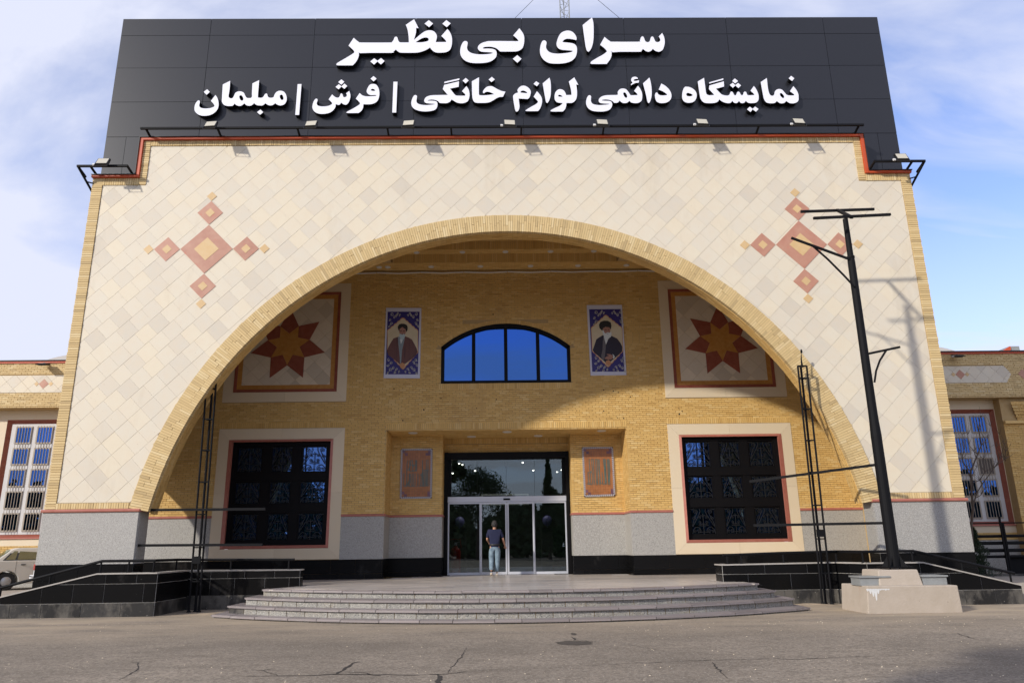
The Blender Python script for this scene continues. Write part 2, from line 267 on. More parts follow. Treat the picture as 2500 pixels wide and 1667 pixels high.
# ------------------------------------------------------------------ mesh helpers
class MB:
    def __init__(s): s.v = []; s.f = []; s.m = []
    def poly(s, pts, mi=0):
        b = len(s.v); s.v += [tuple(p) for p in pts]; s.f.append(tuple(range(b, b+len(pts)))); s.m.append(mi)
    def box(s, x0, x1, y0, y1, z0, z1, mi=0):
        b = len(s.v)
        s.v += [(x0, y0, z0), (x1, y0, z0), (x1, y1, z0), (x0, y1, z0), (x0, y0, z1), (x1, y0, z1), (x1, y1, z1), (x0, y1, z1)]
        for q in ((0, 3, 2, 1), (4, 5, 6, 7), (0, 1, 5, 4), (1, 2, 6, 5), (2, 3, 7, 6), (3, 0, 4, 7)):
            s.f.append(tuple(b+i for i in q)); s.m.append(mi)
        return s
    def prism(s, pts, ax, d0, d1, mi=0, mside=None, back=True):
        """extrude a 2-D outline: ax 'y' -> pts are (x,z); 'x' -> (y,z); 'z' -> (x,y). Front = d0"""
        if mside is None: mside = mi
        def P(a, d): return {'y': (a[0], d, a[1]), 'x': (d, a[0], a[1]), 'z': (a[0], a[1], d)}[ax]
        n = len(pts); b = len(s.v)
        s.v += [P(p, d0) for p in pts] + [P(p, d1) for p in pts]
        s.f.append(tuple(range(b, b+n))); s.m.append(mi)
        if back: s.f.append(tuple(range(b+2*n-1, b+n-1, -1))); s.m.append(mside)
        for i in range(n):
            j = (i+1) % n; s.f.append((b+i, b+n+i, b+n+j, b+j)); s.m.append(mside)
        return s
    def tube(s, pts, r, n=8, mi=0, r2=None, closed_ends=True):
        pts = [Vector(p) for p in pts]; rings = []
        for i, p in enumerate(pts):
            t = (pts[min(i+1, len(pts)-1)]-pts[max(i-1, 0)]).normalized()
            a = t.cross(Vector((0, 0, 1)));
            if a.length < 0.05: a = t.cross(Vector((0, 1, 0)))
            a.normalize(); c = t.cross(a)
            rr = r if r2 is None else r+(r2-r)*i/(len(pts)-1)
            b = len(s.v); s.v += [tuple(p+a*(rr*math.cos(2*math.pi*k/n))+c*(rr*math.sin(2*math.pi*k/n))) for k in range(n)]; rings.append(b)
        for i in range(len(rings)-1):
            for k in range(n):
                k2 = (k+1) % n; s.f.append((rings[i]+k, rings[i]+k2, rings[i+1]+k2, rings[i+1]+k)); s.m.append(mi)
        if closed_ends:
            s.f.append(tuple(rings[0]+k for k in range(n-1, -1, -1))); s.m.append(mi)
            s.f.append(tuple(rings[-1]+k for k in range(n))); s.m.append(mi)
        return s
    def bar(s, a, b, w, h, mi=0):
        "rectangular bar between two points"
        a = Vector(a); b = Vector(b); t = (b-a).normalized(); x = t.cross(Vector((0, 0, 1)))
        if x.length < 0.05: x = Vector((1, 0, 0))
        x.normalize(); z = x.cross(t); i = len(s.v)
        for p in (a, b):
            for (u, v) in ((-1, -1), (1, -1), (1, 1), (-1, 1)): s.v.append(tuple(p+x*(u*w/2)+z*(v*h/2)))
        for q in ((0, 1, 2, 3), (7, 6, 5, 4), (0, 4, 5, 1), (1, 5, 6, 2), (2, 6, 7, 3), (3, 7, 4, 0)): s.f.append(tuple(i+k for k in q)); s.m.append(mi)
        return s
    def lathe(s, c, prof, n=16, mi=0, axis='z'):
        c = Vector(c); rings = []
        for (r, h) in prof:
            b = len(s.v)
            for k in range(n):
                a = 2*math.pi*k/n; u, v = r*math.cos(a), r*math.sin(a)
                s.v.append(tuple(c+Vector({'z': (u, v, h), 'y': (u, h, v), 'x': (h, u, v)}[axis])))
            rings.append(b)
        for i in range(len(rings)-1):
            for k in range(n):
                k2 = (k+1) % n; s.f.append((rings[i]+k, rings[i]+k2, rings[i+1]+k2, rings[i+1]+k)); s.m.append(mi)
        s.f.append(tuple(rings[0]+k for k in range(n-1, -1, -1))); s.m.append(mi)
        s.f.append(tuple(rings[-1]+k for k in range(n))); s.m.append(mi)
        return s
    def mesh(s, name, mats, fix=True):
        me = bpy.data.meshes.new(name); me.from_pydata(s.v, [], s.f)
        for m in mats: me.materials.append(m)
        if len(mats) > 1: me.polygons.foreach_set('material_index', s.m)
        me.update()
        if fix:
            bm = bmesh.new(); bm.from_mesh(me); bmesh.ops.recalc_face_normals(bm, faces=bm.faces); bm.to_mesh(me); bm.free()
        return me
    def build(s, name, mats, parent=None, smooth=False, kind=None, fix=True):
        if not isinstance(mats, (list, tuple)): mats = [mats]
        me = s.mesh(name, mats, fix)
        if smooth:
            me.polygons.foreach_set('use_smooth', [True]*len(me.polygons)); me.update()
        o = bpy.data.objects.new(name, me); C.objects.link(o)
        if parent: o.parent = parent
        if kind: o['kind'] = kind
        return o
def empty(name, loc=(0, 0, 0)):
    # parts are built in world coordinates, so the Empty keeps an identity basis through matrix_parent_inverse of its children
    o = bpy.data.objects.new(name, None); C.objects.link(o); o.location = loc; o.empty_display_size = 0.3; return o
THINGS = []
def thing(name, label, cat, group=None, loc=(0, 0, 0)):
    o = empty(name, loc); tag(o, label, cat, group); return o
def tag(o, label, cat, group=None):
    o['label'] = label; o['category'] = cat
    if group: o['group'] = group
    THINGS.append(o); return o
def copy_tree(o, parent=None):
    c = o.copy(); C.objects.link(c)
    if parent: c.parent = parent
    for ch in o.children: copy_tree(ch, c)
    return c
def clip(poly, a, b, c):
    "keep a*x+b*z <= c"
    out = []
    for i in range(len(poly)):
        p, q = poly[i], poly[(i+1) % len(poly)]
        dp, dq = a*p[0]+b*p[1]-c, a*q[0]+b*q[1]-c
        if dp <= 0: out.append(p)
        if dp*dq < 0:
            t = dp/(dp-dq); out.append((p[0]+t*(q[0]-p[0]), p[1]+t*(q[1]-p[1])))
    return out
def area(p): return abs(sum(p[i][0]*p[(i+1) % len(p)][1]-p[(i+1) % len(p)][0]*p[i][1] for i in range(len(p))))/2

# ------------------------------------------------------------------ measures
YF, YB = 20.0, 25.0                 # facade plane, portico back wall
G, PZ = 0.17, 0.73                  # asphalt level, platform level
RI, RO, ZC = 9.55, 10.06, 0.92      # arch circle
ZM, ZPF, ZPB = 2.74, 1.38, 1.34
HX = 12.08

# ------------------------------------------------------------------ ground
def ground():
    g = MB(); g.poly([(-600, -600, G), (600, -600, G), (600, 900, G), (-600, 900, G)])
    o = g.build('ground', M['asphalt']); o['kind'] = 'structure'
    for sx in (-1, 1):
        m = MB(); x0, x1 = sorted((sx*12.15, sx*60))
        m.box(x0, x1, 22.0, 60, G-0.3, 0.48)
        m.build('side_pavement', M['pave'], kind='structure')
ground()

# ------------------------------------------------------------------ building root
B = thing('exhibition_hall', 'cream stone exhibition hall with wide brick arch entrance and diamond mosaics', 'building')

def in_arch(x, z, R): return x*x+(z-ZC)**2 < R*R
def arch_pts(R, zlo, n):
    a0 = math.asin((zlo-ZC)/R); return [(R*math.cos(a0+(math.pi-2*a0)*i/n), ZC+R*math.sin(a0+(math.pi-2*a0)*i/n)) for i in range(n+1)]
def facade():
    # structural wall behind the tiles, with the arch cut out; strips keep it simple
    m = MB(); n = 120; Rw = RO-0.02
    P = arch_pts(Rw, ZM, n)
    def top(x): return 13.6 if abs(x) < 10.84 else 12.31
    xs = [p[0] for p in P]
    for i in range(n):
        (xa, za), (xb, zb) = P[i], P[i+1]
        m.prism([(xa, za), (xa, 13.29 if abs(xa) < 10.6 else 12.03), (xb, 13.29), (xb, zb)], 'y', YF, YF+0.5)
    xe = P[0][0]
    for s in (-1, 1):
        a, b = sorted((s*xe, s*10.56)); m.box(a, b, YF, YF+0.5, ZM, 13.29)
        a, b = sorted((s*10.56, s*11.79)); m.box(a, b, YF, YF+0.5, ZM, 12.02)
    m.build('facade_wall', M['stonegrout'], B)
    # mass behind: side walls, roof, upper wall
    m = MB()
    for s in (-1, 1):
        a, b = sorted((s*11.70, s*12.05))
        if s > 0: m.box(a, b, YF+0.5, 29, G, 12.2)
        else:
            m.box(a, b, YF+0.5, 22.75, G, 12.2); m.box(a, b, 26.0, 29, G, 12.2)
            k = 16
            for i in range(k):
                ya, yb = 22.75+3.25*i/k, 22.75+3.25*(i+1)/k
                zf = lambda y: 2.35+math.sqrt(max(0, 1.75**2-(min(y, 24.5)-24.5)**2))
                m.prism([(ya, zf(ya)), (yb, zf(yb)), (yb, 12.2), (ya, 12.2)], 'x', a, b)
    m.box(-12.05, 12.05, 22.9, 29, 11.9, 12.25)
    m.build('side_wall', M['mortar'], B)
facade()

def mosaics():
    "the two groups of pink diamonds"
    for s in (-1, 1):
        cx, cz = s*8.575, 10.0
        def dia(x, z, h, mt, y, name='mosaic_tile'):
            g = 0.006
            MB().prism([(x-h+g, z), (x, z+h-g), (x+h-g, z), (x, z-h+g)], 'y', y, YF).build(name, mt, B)
        dia(cx, cz, 0.75, M['pink'], YF-0.022); dia(cx, cz, 0.36, M['ochre'], YF-0.027)
        for dx, dz in ((1, 0), (-1, 0), (0, 1), (0, -1)):
            d = 0.75+0.375
            dia(cx+dx*d, cz+dz*d, 0.375, M['pink'], YF-0.022); dia(cx+dx*d, cz+dz*d, 0.145, M['ochre'], YF-0.027)
            d = 0.75+0.75+0.15
            dia(cx+dx*d, cz+dz*d, 0.15, M['ochre'], YF-0.022)
mosaics()

def facade_tiles():
    T = 0.44; h = T/math.sqrt(2)          # half diagonal
    out = []
    e = (math.sqrt(.5), math.sqrt(.5)); q = (math.sqrt(.5), -math.sqrt(.5))   # along '/', and across
    u_lo, u_hi = -24, 24
    kmin, kmax = -60, 60
    base = -14.69*math.sqrt(.5)           # across coordinate (x - z)/sqrt2 of one long joint
    rr = random.Random(3)
    for k in range(kmin, kmax):
        off = rr.choice((0, 0, 0.5, rr.random()))*T*0.6
        c0 = base+k*T; c1 = c0+T
        n = int((u_hi-u_lo)/T)
        for i in range(n):
            a0 = u_lo+i*T+off; a1 = a0+T; g1, g2 = 0.0028, 0.0012
            P = [(e[0]*a+q[0]*c, e[1]*a+q[1]*c) for a, c in ((a0+g2, c0+g1), (a1-g2, c0+g1), (a1-g2, c1-g1), (a0+g2, c1-g1))]
            cx = sum(p[0] for p in P)/4; cz = sum(p[1] for p in P)/4
            if abs(cx) > 12.2 or cz < 2.5 or cz > 13.7: continue
            full = True
            def do(a, b, c):
                nonlocal P
                P = clip(P, a, b, c)
            do(0, -1, -2.925)
            if not P: continue
            if abs(cx) < 10.54+0.25 and cz < 12.03 + 0.35 or cz < 12.03:
                pass
            P0 = P
            near = abs(abs(cx)-10.54) < 0.32 and cz > 11.6
            if abs(cx) <= 10.54 or near:
                lim = 10.535 if near or cz > 12.4 else 11.785
                do(1, 0, lim); P = P and clip(P, -1, 0, lim); P = P and clip(P, 0, 1, 13.285)
                if near:
                    s_ = 1 if cx > 0 else -1
                    Q = clip(P0, -s_, 0, -10.535); Q = Q and clip(Q, 0, 1, 12.02)
                    if Q and len(Q) >= 3 and area(Q) > 0.004: out.append((Q, area(Q)))
            else:
                do(0, 1, 12.02); P = P and clip(P, 1, 0, 11.785); P = P and clip(P, -1, 0, 11.785)
            if not P: continue
            d = math.hypot(cx, cz-ZC)
            if d < RO-0.32: continue
            if d < RO+0.45:
                do(-cx/d, -(cz-ZC)/d, -(RO+0.004)-((cz-ZC)*ZC)/d)
            if len(P) < 3 or area(P) < 0.004: continue
            out.append((P, area(P)))
    out.sort(key=lambda t: -t[1]+0.012*t[0][0][1])
    return out
def build_tiles():
    tl = facade_tiles()
    rr = random.Random(5)
    for P, a in tl[:300]:
        y = YF-0.009-rr.random()*0.004
        m = MB(); m.prism(P, 'y', y, YF-0.002, back=False)
        m.build('stone_tile', M['tile'], B, fix=False)
    m = MB()
    for P, a in tl[300:]:
        m.prism(P, 'y', YF-0.009-rr.random()*0.004, YF-0.002, back=False)
    o = m.build('stone_tiles_rest', M['tile'], B, fix=False); o.name = 'stone_cladding'; o['kind'] = 'stuff'
build_tiles()

def brick_fill(m, x0, x1, z0, z1, y, L=0.215, H=0.058, g=0.012, holes=None, t=0.02, rr=random.Random(11), jit=0.006, axis='y', sgn=1):
    "horizontal courses in an upright plane; axis 'y': plane y=const facing -y, axis 'x': plane x=const, facing sgn"
    z = z0; k = 0
    while z < z1-0.015:
        zt = min(z+H, z1)
        iv = [(x0, x1)]
        if holes:
            for a, b in holes((z+zt)/2):
                n = []
                for p, q in iv:
                    if b <= p or a >= q: n.append((p, q)); continue
                    if a > p: n.append((p, a))
                    if b < q: n.append((b, q))
                iv = n
        for p, q in iv:
            x = p - ((k % 2)*0.5+rr.random()*0.12)*L
            while x < q:
                a, b = max(x, p), min(x+L, q)
                if b-a > 0.02:
                    pr = rr.random()*jit; zz = (rr.random()-.5)*0.004
                    if axis == 'y':
                        bi = len(m.v); yf, yb = y-t-pr, y
                        m.v += [(a, yf, z+zz), (b, yf, z+zz), (b, yf, zt+zz), (a, yf, zt+zz), (a, yb, z+zz), (b, yb, z+zz), (b, yb, zt+zz), (a, yb, zt+zz)]
                        fs = ((0, 1, 2, 3), (0, 4, 5, 1), (1, 5, 6, 2), (2, 6, 7, 3), (3, 7, 4, 0))
                    else:
                        bi = len(m.v); yf, yb = y+sgn*(t+pr), y
                        m.v += [(yf, a, z+zz), (yf, b, z+zz), (yf, b, zt+zz), (yf, a, zt+zz), (yb, a, z+zz), (yb, b, z+zz), (yb, b, zt+zz), (yb, a, zt+zz)]
                        fs = ((0, 1, 2, 3), (0, 4, 5, 1), (1, 5, 6, 2), (2, 6, 7, 3), (3, 7, 4, 0))
                    for f in fs: m.f.append(tuple(bi+i for i in f)); m.m.append(0)
                x += L+g
        z += H+g; k += 1
def soldiers(m, x0, x1, z0, z1, y, w=0.055, g=0.010, t=0.02, rr=random.Random(12), jit=0.008, split=None):
    x = x0
    while x < x1-0.01:
        b = min(x+w, x1)
        pr = rr.random()*jit; cuts = [z0, z1] if not split else [z0, z0+(z1-z0)*rr.choice(split), z1]
        for a, c in zip(cuts, cuts[1:]):
            m.box(x, b, y-t-pr-rr.random()*0.003, y, a+0.003, c-0.003)
        x += w+g
def brick_borders():
    m = MB(); rr = random.Random(4)
    # arch ring: radial voussoir bricks
    a0 = math.asin((ZM+0.02-ZC)/RO); step = 0.066/((RI+RO)/2); a = a0
    while a < math.pi-a0-step*0.4:
        aw = step-0.010/9.8; c = rr.choice((0.36, 0.5, 0.64)) if rr.random() < 0.8 else 1.0
        cuts = [0, c, 1] if c < 1 else [0, 1]
        for p, q in zip(cuts, cuts[1:]):
            r1, r2 = RI+(RO-RI)*p+0.003, RI+(RO-RI)*q-0.003
            if rr.random() < 0.15: r2 += rr.random()*0.02
            pr = 0.035+rr.random()*0.014
            pts = [(r*math.cos(t), ZC+r*math.sin(t)) for r, t in ((r1, a), (r1, a+aw), (r2, a+aw), (r2, a))]
            m.prism(pts, 'y', YF-pr, YF+0.12)
        a += step
    # side borders, bottom border, stepped top border
    for s in (-1, 1):
        z = ZM+0.03
        while z < 12.24:
            zt = min(z+0.057, 12.24); o = rr.random()*0.012
            a, b = sorted((s*(11.795), s*(HX+o))); m.box(a, b, YF-0.03-rr.random()*0.012, YF+0.3, z, zt); z += 0.068
        z = 12.05
        while z < 13.46:
            zt = min(z+0.057, 13.46)
            a, b = sorted((s*(10.54-rr.random()*0.008), s*10.73)); m.box(a, b, YF-0.03-rr.random()*0.012, YF+0.3, z, zt); z += 0.068
        xa = RO*math.cos(a0)
        a, b = sorted((s*(xa+0.02), s*11.79)); soldiers(m, a, b, ZM+0.02, 2.915, YF, t=0.03)
        a, b = sorted((s*10.74, s*11.79)); soldiers(m, a, b, 12.02, 12.24, YF, t=0.03)
    soldiers(m, -10.53, 10.53, 13.295, 13.465, YF, t=0.03)
    o = m.build('border_brick', M['brickf'], B, kind='stuff')
    # mortar behind
    m = MB(); n = 100
    for i in range(n):
        A = a0+(math.pi-2*a0)*i/n; A2 = a0+(math.pi-2*a0)*(i+1)/n
        m.prism([(r*math.cos(t), ZC+r*math.sin(t)) for r, t in ((RI+0.012, A), (RI+0.012, A2), (RO+0.01, A2), (RO+0.01, A))], 'y', YF-0.018, YF+0.5)
    for s in (-1, 1):
        a, b = sorted((s*11.79, s*(HX-0.02))); m.box(a, b, YF-0.018, YF+0.5, ZM, 12.23)
        a, b = sorted((s*10.55, s*10.72)); m.box(a, b, YF-0.018, YF+0.5, 12.02, 13.45)
        a, b = sorted((s*10.73, s*11.78)); m.box(a, b, YF-0.018, YF+0.5, 12.03, 12.23)
        a, b = sorted((s*9.86, s*11.78)); m.box(a, b, YF-0.018, YF-0.001, ZM, 2.91)
    m.box(-10.54, 10.54, YF-0.018, YF+0.5, 13.3, 13.45)
    m.build('border_mortar', M['mortar'], B)
    # soffit bricks of the arch
    m = MB(); a = a0; st = 0.30/RI
    k = 0
    while a < math.pi-a0-st:
        yy = YF+0.12; j = 0
        while yy < YF+0.47:
            aa = a+(j % 2)*st*0.5; r1 = RI-0.004-rr.random()*0.006
            pts = [(r*math.cos(t), ZC+r*math.sin(t)) for r, t in ((r1, aa), (r1, aa+st*0.955), (RI+0.03, aa+st*0.955), (RI+0.03, aa))]
            m.prism(pts, 'y', yy, yy+0.056); yy += 0.068; j += 1
        a += st
    m.build('soffit_brick', M['brick'], B, kind='stuff')
    m = MB(); n = 80
    for i in range(n):
        A = a0+(math.pi-2*a0)*i/n; A2 = a0+(math.pi-2*a0)*(i+1)/n
        m.prism([(r*math.cos(t), ZC+r*math.sin(t)) for r, t in ((RI+0.008, A), (RI+0.008, A2), (RO, A2), (RO, A))], 'y', YF+0.49, YF+0.52)
    m.build('soffit_mortar', M['mortar'], B)
brick_borders()

def moulding_run(pts, z0, z1, out=0.05, name='moulding'):
    "pts: plan polyline, outward side on the right-hand of travel (-y when going +x)"
    m = MB()
    prof = [(0, z0), (out*0.7, z0), (out, z0+(z1-z0)*0.35), (out, z0+(z1-z0)*0.65), (out*0.6, z1), (0, z1)]
    for (a, b) in zip(pts, pts[1:]):
        d = Vector((b[0]-a[0], b[1]-a[1])).normalized(); n = Vector((d.y, -d.x))
        A = [(a[0]-d.x*out*0.0+n.x*o, a[1]+n.y*o, z) for o, z in prof]; Bq = [(b[0]+n.x*o, b[1]+n.y*o, z) for o, z in prof]
        i = len(m.v); k = len(prof); m.v += A+Bq
        for j in range(k):
            j2 = (j+1) % k; m.f.append((i+j, i+j2, i+k+j2, i+k+j)); m.m.append(0)
        m.f.append(tuple(i+j for j in range(k))); m.m.append(0); m.f.append(tuple(i+k+j for j in range(k-1, -1, -1))); m.m.append(0)
    return m.build(name, M['mould'], B)

def slabs(xa, xb, z0, z1, y, name, mt, widths, parent, t=0.02, g=0.006, rows=None, seed=1, axis='y', sgn=1, back=None, jit=0.003):
    "a row of upright slabs, each its own part"
    rr = random.Random(seed); rows = rows or [(z0, z1)]
    for (za, zb) in rows:
        x = xa
        while x < xb-0.02:
            w = rr.choice(widths); b = min(x+w, xb)
            if xb-b < 0.18: b = xb
            pr = rr.random()*jit; m = MB()
            if axis == 'y': m.box(x+g/2, b-g/2, y-t-pr, y, za+g/2, zb-g/2)
            else:
                p, q = sorted((y, y+sgn*(t+pr))); m.box(p, q, x+g/2, b-g/2, za+g/2, zb-g/2)
            m.build(name, mt, parent); x = b
def plinths():
    # front legs
    for s in (-1, 1):
        a, b = sorted((s*9.63, s*12.10))
        m = MB(); m.box(a+0.0, b, YF+0.0, YF+0.52, G, ZM-0.02)
        m.build('plinth_core', M['granite'], B)
        slabs(a-0.0, b, ZPF, ZM-0.06, YF, 'granite_slab', M['granite'], (3.0,) if s > 0 else (3.0,), B, t=0.03, seed=2, g=0.002)
        slabs(a, b, G, ZPF, YF, 'black_granite_tile', M['black'], (0.62, 0.55), B, t=0.03, rows=[(G, 0.55), (0.55, 0.98), (0.98, ZPF)], seed=3+s)
        # reveal towards the arch (inner side)
        xi = s*9.63
        slabs(YF, YF+0.52, ZPF, ZM-0.06, xi, 'granite_slab', M['granite'], (0.8,), B, axis='x', sgn=-s, t=0.02, g=0.002)
        slabs(YF, YF+0.52, PZ-0.4, ZPF, xi, 'black_granite_tile', M['black'], (0.8,), B, axis='x', sgn=-s, t=0.02)
        if s < 0: moulding_run([(-12.14, YF-0.03), (-9.60, YF-0.03), (-9.60, YF+0.52)], ZM-0.06, ZM+0.015, 0.045)
        else: moulding_run([(9.60, YF+0.52), (9.60, YF-0.03), (12.14, YF-0.03)], ZM-0.06, ZM+0.015, 0.045)
plinths()

# ------------------------------------------------------------------ portico back wall
WX0, WX1, WZ0, WZ1 = 5.43, 9.62, 1.355, 5.585     # cream window surround
SX0, SX1, SZ0, SZ1 = 5.44, 9.62, 6.49, 10.72      # star surround
AWX, AWZ0, AWS, AWT = 2.235, 7.07, 8.36, 9.18     # arched window
def aw_half(z):
    if z < AWZ0 or z > AWT: return 0
    if z <= AWS: return AWX
    r = (AWX**2+(AWT-AWS)**2)/(2*(AWT-AWS)); c = AWT-r
    return math.sqrt(max(0, r*r-(z-c)**2))
def back_wall():
    def holes(z):
        h = []
        if z < 5.49: h.append((-4.06, 4.06))
        if WZ0 < z < WZ1: h += [(WX0, WX1), (-WX1, -WX0)]
        if SZ0 < z < SZ1: h += [(SX0, SX1), (-SX1, -SX0)]
        w = aw_half(z)
        if w: h.append((-w-0.16 if z > AWS-0.05 else -w, w+0.16 if z > AWS-0.05 else w))
        elif AWT <= z < AWT+0.16: h.append((-1.5, 1.5))
        if AWZ0-0.22 < z <= AWZ0: h.append((-2.3, 2.3))
        if 5.49 <= z < 5.72: h.append((-4.06, 4.06))
        if WZ1 <= z < WZ1+0.2: h += [(WX0, WX1), (-WX1, -WX0)]
        if z < ZM: h.append((-50, 50))
        return h
    m = MB(); brick_fill(m, -11.7, 11.7, ZM+0.02, 11.15, YB, holes=holes)
    soldiers(m, -4.06, 4.06, 5.50, 5.71, YB); soldiers(m, -2.3, 2.3, AWZ0-0.21, AWZ0-0.005, YB)
    for s in (-1, 1):
        a, b = sorted((s*WX0, s*WX1)); soldiers(m, a, b, WZ1+0.01, WZ1+0.19, YB)
    r = (AWX**2+(AWT-AWS)**2)/(2*(AWT-AWS)); c = AWT-r; a0 = math.acos(AWX/r); a = a0
    while a < math.pi-a0:
        st = 0.066/r
        m.prism([(q*math.cos(t), c+q*math.sin(t)) for q, t in ((r+0.01, a), (r+0.01, a+st*0.85), (r+0.15, a+st*0.85), (r+0.15, a))], 'y', YB-0.02-random.random()*0.005, YB); a += st
    m.build('wall_brick', M['brick'], B, kind='stuff')
    # mortar bed with openings
    m = MB(); zs = sorted({ZPB, WZ0, 1.70, 5.22, 5.49, WZ1, SZ0, SZ1, AWZ0, AWS, 11.25, PZ-0.3} | {AWS+(AWT-AWS)*i/10 for i in range(11)})
    for za, zb in zip(zs, zs[1:]):
        z = (za+zb)/2; iv = [(-11.75, 11.75)]
        hs = []
        if z < 5.49: hs.append((-4.05, 4.05))
        if 1.75 < z < 5.2: hs += [(5.8, 9.24), (-9.24, -5.8)]
        w = aw_half(z)
        if w: hs.append((-w, w))
        for a, b in hs:
            n = []
            for p, q in iv:
                if b <= p or a >= q: n.append((p, q)); continue
                if a > p: n.append((p, a))
                if b < q: n.append((b, q))
            iv = n
        for p, q in iv: m.box(p, q, YB-0.006, YB+0.3, za, zb)
    m.build('back_wall', M['mortar'], B)
    m = MB(); rr = random.Random(77)
    for i in range(46):
        x = rr.uniform(-9.8, 9.8); z = rr.uniform(5.7, 10.8) if i % 3 else rr.uniform(5.7, 7.0)
        if 5.3 < abs(x) < 9.8 and (z > 6.4 or z < 5.7) or (abs(x) < 2.4 and 6.8 < z < 9.3) or (2.7 < abs(x) < 4.3 and z > 7.1 and z < 9.9): continue
        r_ = rr.uniform(0.012, 0.032); m.prism([(x+r_*math.cos(k)*(0.7+0.5*rr.random()), z+r_*math.sin(k)*(0.7+0.6*rr.random())) for k in (0, 1, 2, 3, 4, 5)], 'y', YB-0.0285, YB-0.02)
    m.build('drill_holes', M['crack'], B, kind='stuff')
    # panel walls beside the door, their reveals and the lintel
    m = MB()
    for s in (-1, 1):
        a, b = sorted((s*2.24, s*4.05)); brick_fill(m, a, b, ZM+0.02, 5.47, 26.2)
        brick_fill(m, YB-0.01, 26.2, ZM+0.02, 5.47, s*4.05, axis='x', sgn=-s)
        brick_fill(m, 26.19, 27.0, ZM+0.02, 5.47, s*2.26, axis='x', sgn=-s, L=0.2)
    brick_fill(m, -2.25, 2.25, 4.96, 5.25, 27.0); soldiers(m, -2.25, 2.25, 5.26, 5.46, 27.0)
    y = YB-0.01
    while y < 27.0:                        # brick soffit of the recess
        x = -4.04+random.random()*0.1
        while x < 4.04:
            b = min(x+0.215, 4.04); m.box(x, b, y, y+0.058, 5.465-random.random()*0.004, 5.49); x += 0.227
        y += 0.068
    m.build('recess_brick', M['brick'], B, kind='stuff')
    m = MB()
    for s in (-1, 1):
        a, b = sorted((s*2.27, s*4.06)); m.box(a, b, 26.21, 27.2, PZ-0.2, 5.5)
        a, b = sorted((s*4.056, s*4.3)); m.box(a, b, YB+0.3, 26.3, PZ-0.2, 5.5)
    m.box(-2.26, 2.26, 27.005, 27.2, 4.95, 5.5); m.box(-4.06, 4.06, YB-0.0, 27.2, 5.495, 5.6)
    m.build('recess_wall', M['mortar'], B)
    # granite dado and black base
    for s in (-1, 1):
        a, b = sorted((s*4.05, s*WX0)); slabs(a, b, ZPB, ZM-0.06, YB, 'granite_slab', M['granite'], (2.0,), B, t=0.025, g=0.002)
        a, b = sorted((s*WX1, s*11.7)); slabs(a, b, ZPB, ZM-0.06, YB, 'granite_slab', M['granite'], (2.3,), B, t=0.025, g=0.002)
        a, b = sorted((s*4.05, s*11.7)); slabs(a, b, PZ, ZPB, YB, 'black_granite_tile', M['black'], (1.15, 0.8, 0.95), B, t=0.03, rows=[(PZ, 0.90), (0.90, ZPB)], seed=20+s)
        a, b = sorted((s*2.24, s*4.03)); slabs(a, b, ZPB, ZM-0.06, 26.2, 'granite_slab', M['granite'], (0.9,) if s > 0 else (2.0,), B, t=0.025, g=0.003)
        slabs(a, b, PZ, ZPB, 26.2, 'black_granite_tile', M['black'], (1.9,) if s < 0 else (1.5, 0.3), B, t=0.03, rows=[(PZ, 0.88), (0.88, ZPB)], seed=30)
        slabs(YB-0.02, 26.2, ZPB, ZM-0.06, s*4.05, 'granite_slab', M['granite'], (1.3,), B, axis='x', sgn=-s, t=0.025, g=0.002)
        slabs(YB-0.02, 26.2, PZ, ZPB, s*4.05, 'black_granite_tile', M['black'], (1.3,), B, axis='x', sgn=-s, t=0.03)
        slabs(26.19, 27.0, ZPB, ZM-0.06, s*2.26, 'granite_slab', M['granite'], (0.9,), B, axis='x', sgn=-s, t=0.025, g=0.002)
        slabs(26.19, 27.0, PZ, ZPB, s*2.26, 'black_granite_tile', M['black'], (0.9,), B, axis='x', sgn=-s, t=0.03)
    z0, z1 = ZM-0.06, ZM+0.015
    moulding_run([(-11.7, YB-0.02), (-WX1, YB-0.02)], z0, z1, 0.04)
    moulding_run([(WX1, YB-0.02), (11.7, YB-0.02)], z0, z1, 0.04)
    moulding_run([(-WX0, YB-0.02), (-4.03, YB-0.02), (-4.03, 26.18), (-2.24, 26.18), (-2.24, 26.9)], z0, z1, 0.04)
    moulding_run([(2.24, 26.9), (2.24, 26.18), (4.03, 26.18), (4.03, YB-0.02), (WX0, YB-0.02)], z0, z1, 0.04)
back_wall()

def frame4(m, x0, x1, z0, z1, X0, X1, Z0, Z1, y, d0, d1, mi=0):
    """mitred frame: inner rect x0..z1 at depth d0 (proud), outer rect X0..Z1 at depth d1"""
    inn = [(x0, z0), (x1, z0), (x1, z1), (x0, z1)]; out = [(X0, Z0), (X1, Z0), (X1, Z1), (X0, Z1)]
    for i in range(4):
        j = (i+1) % 4
        b = len(m.v)
        m.v += [(*[inn[i][0]], y-d0, inn[i][1]), (inn[j][0], y-d0, inn[j][1]), (out[j][0], y-d1, out[j][1]), (out[i][0], y-d1, out[i][1]),
                (inn[i][0], y, inn[i][1]), (inn[j][0], y, inn[j][1]), (out[j][0], y, out[j][1]), (out[i][0], y, out[i][1])]
        for f in ((0, 1, 2, 3), (0, 4, 5, 1), (2, 6, 7, 3), (1, 5, 6, 2), (3, 7, 4, 0), (4, 7, 6, 5)): m.f.append(tuple(b+k for k in f)); m.m.append(mi)
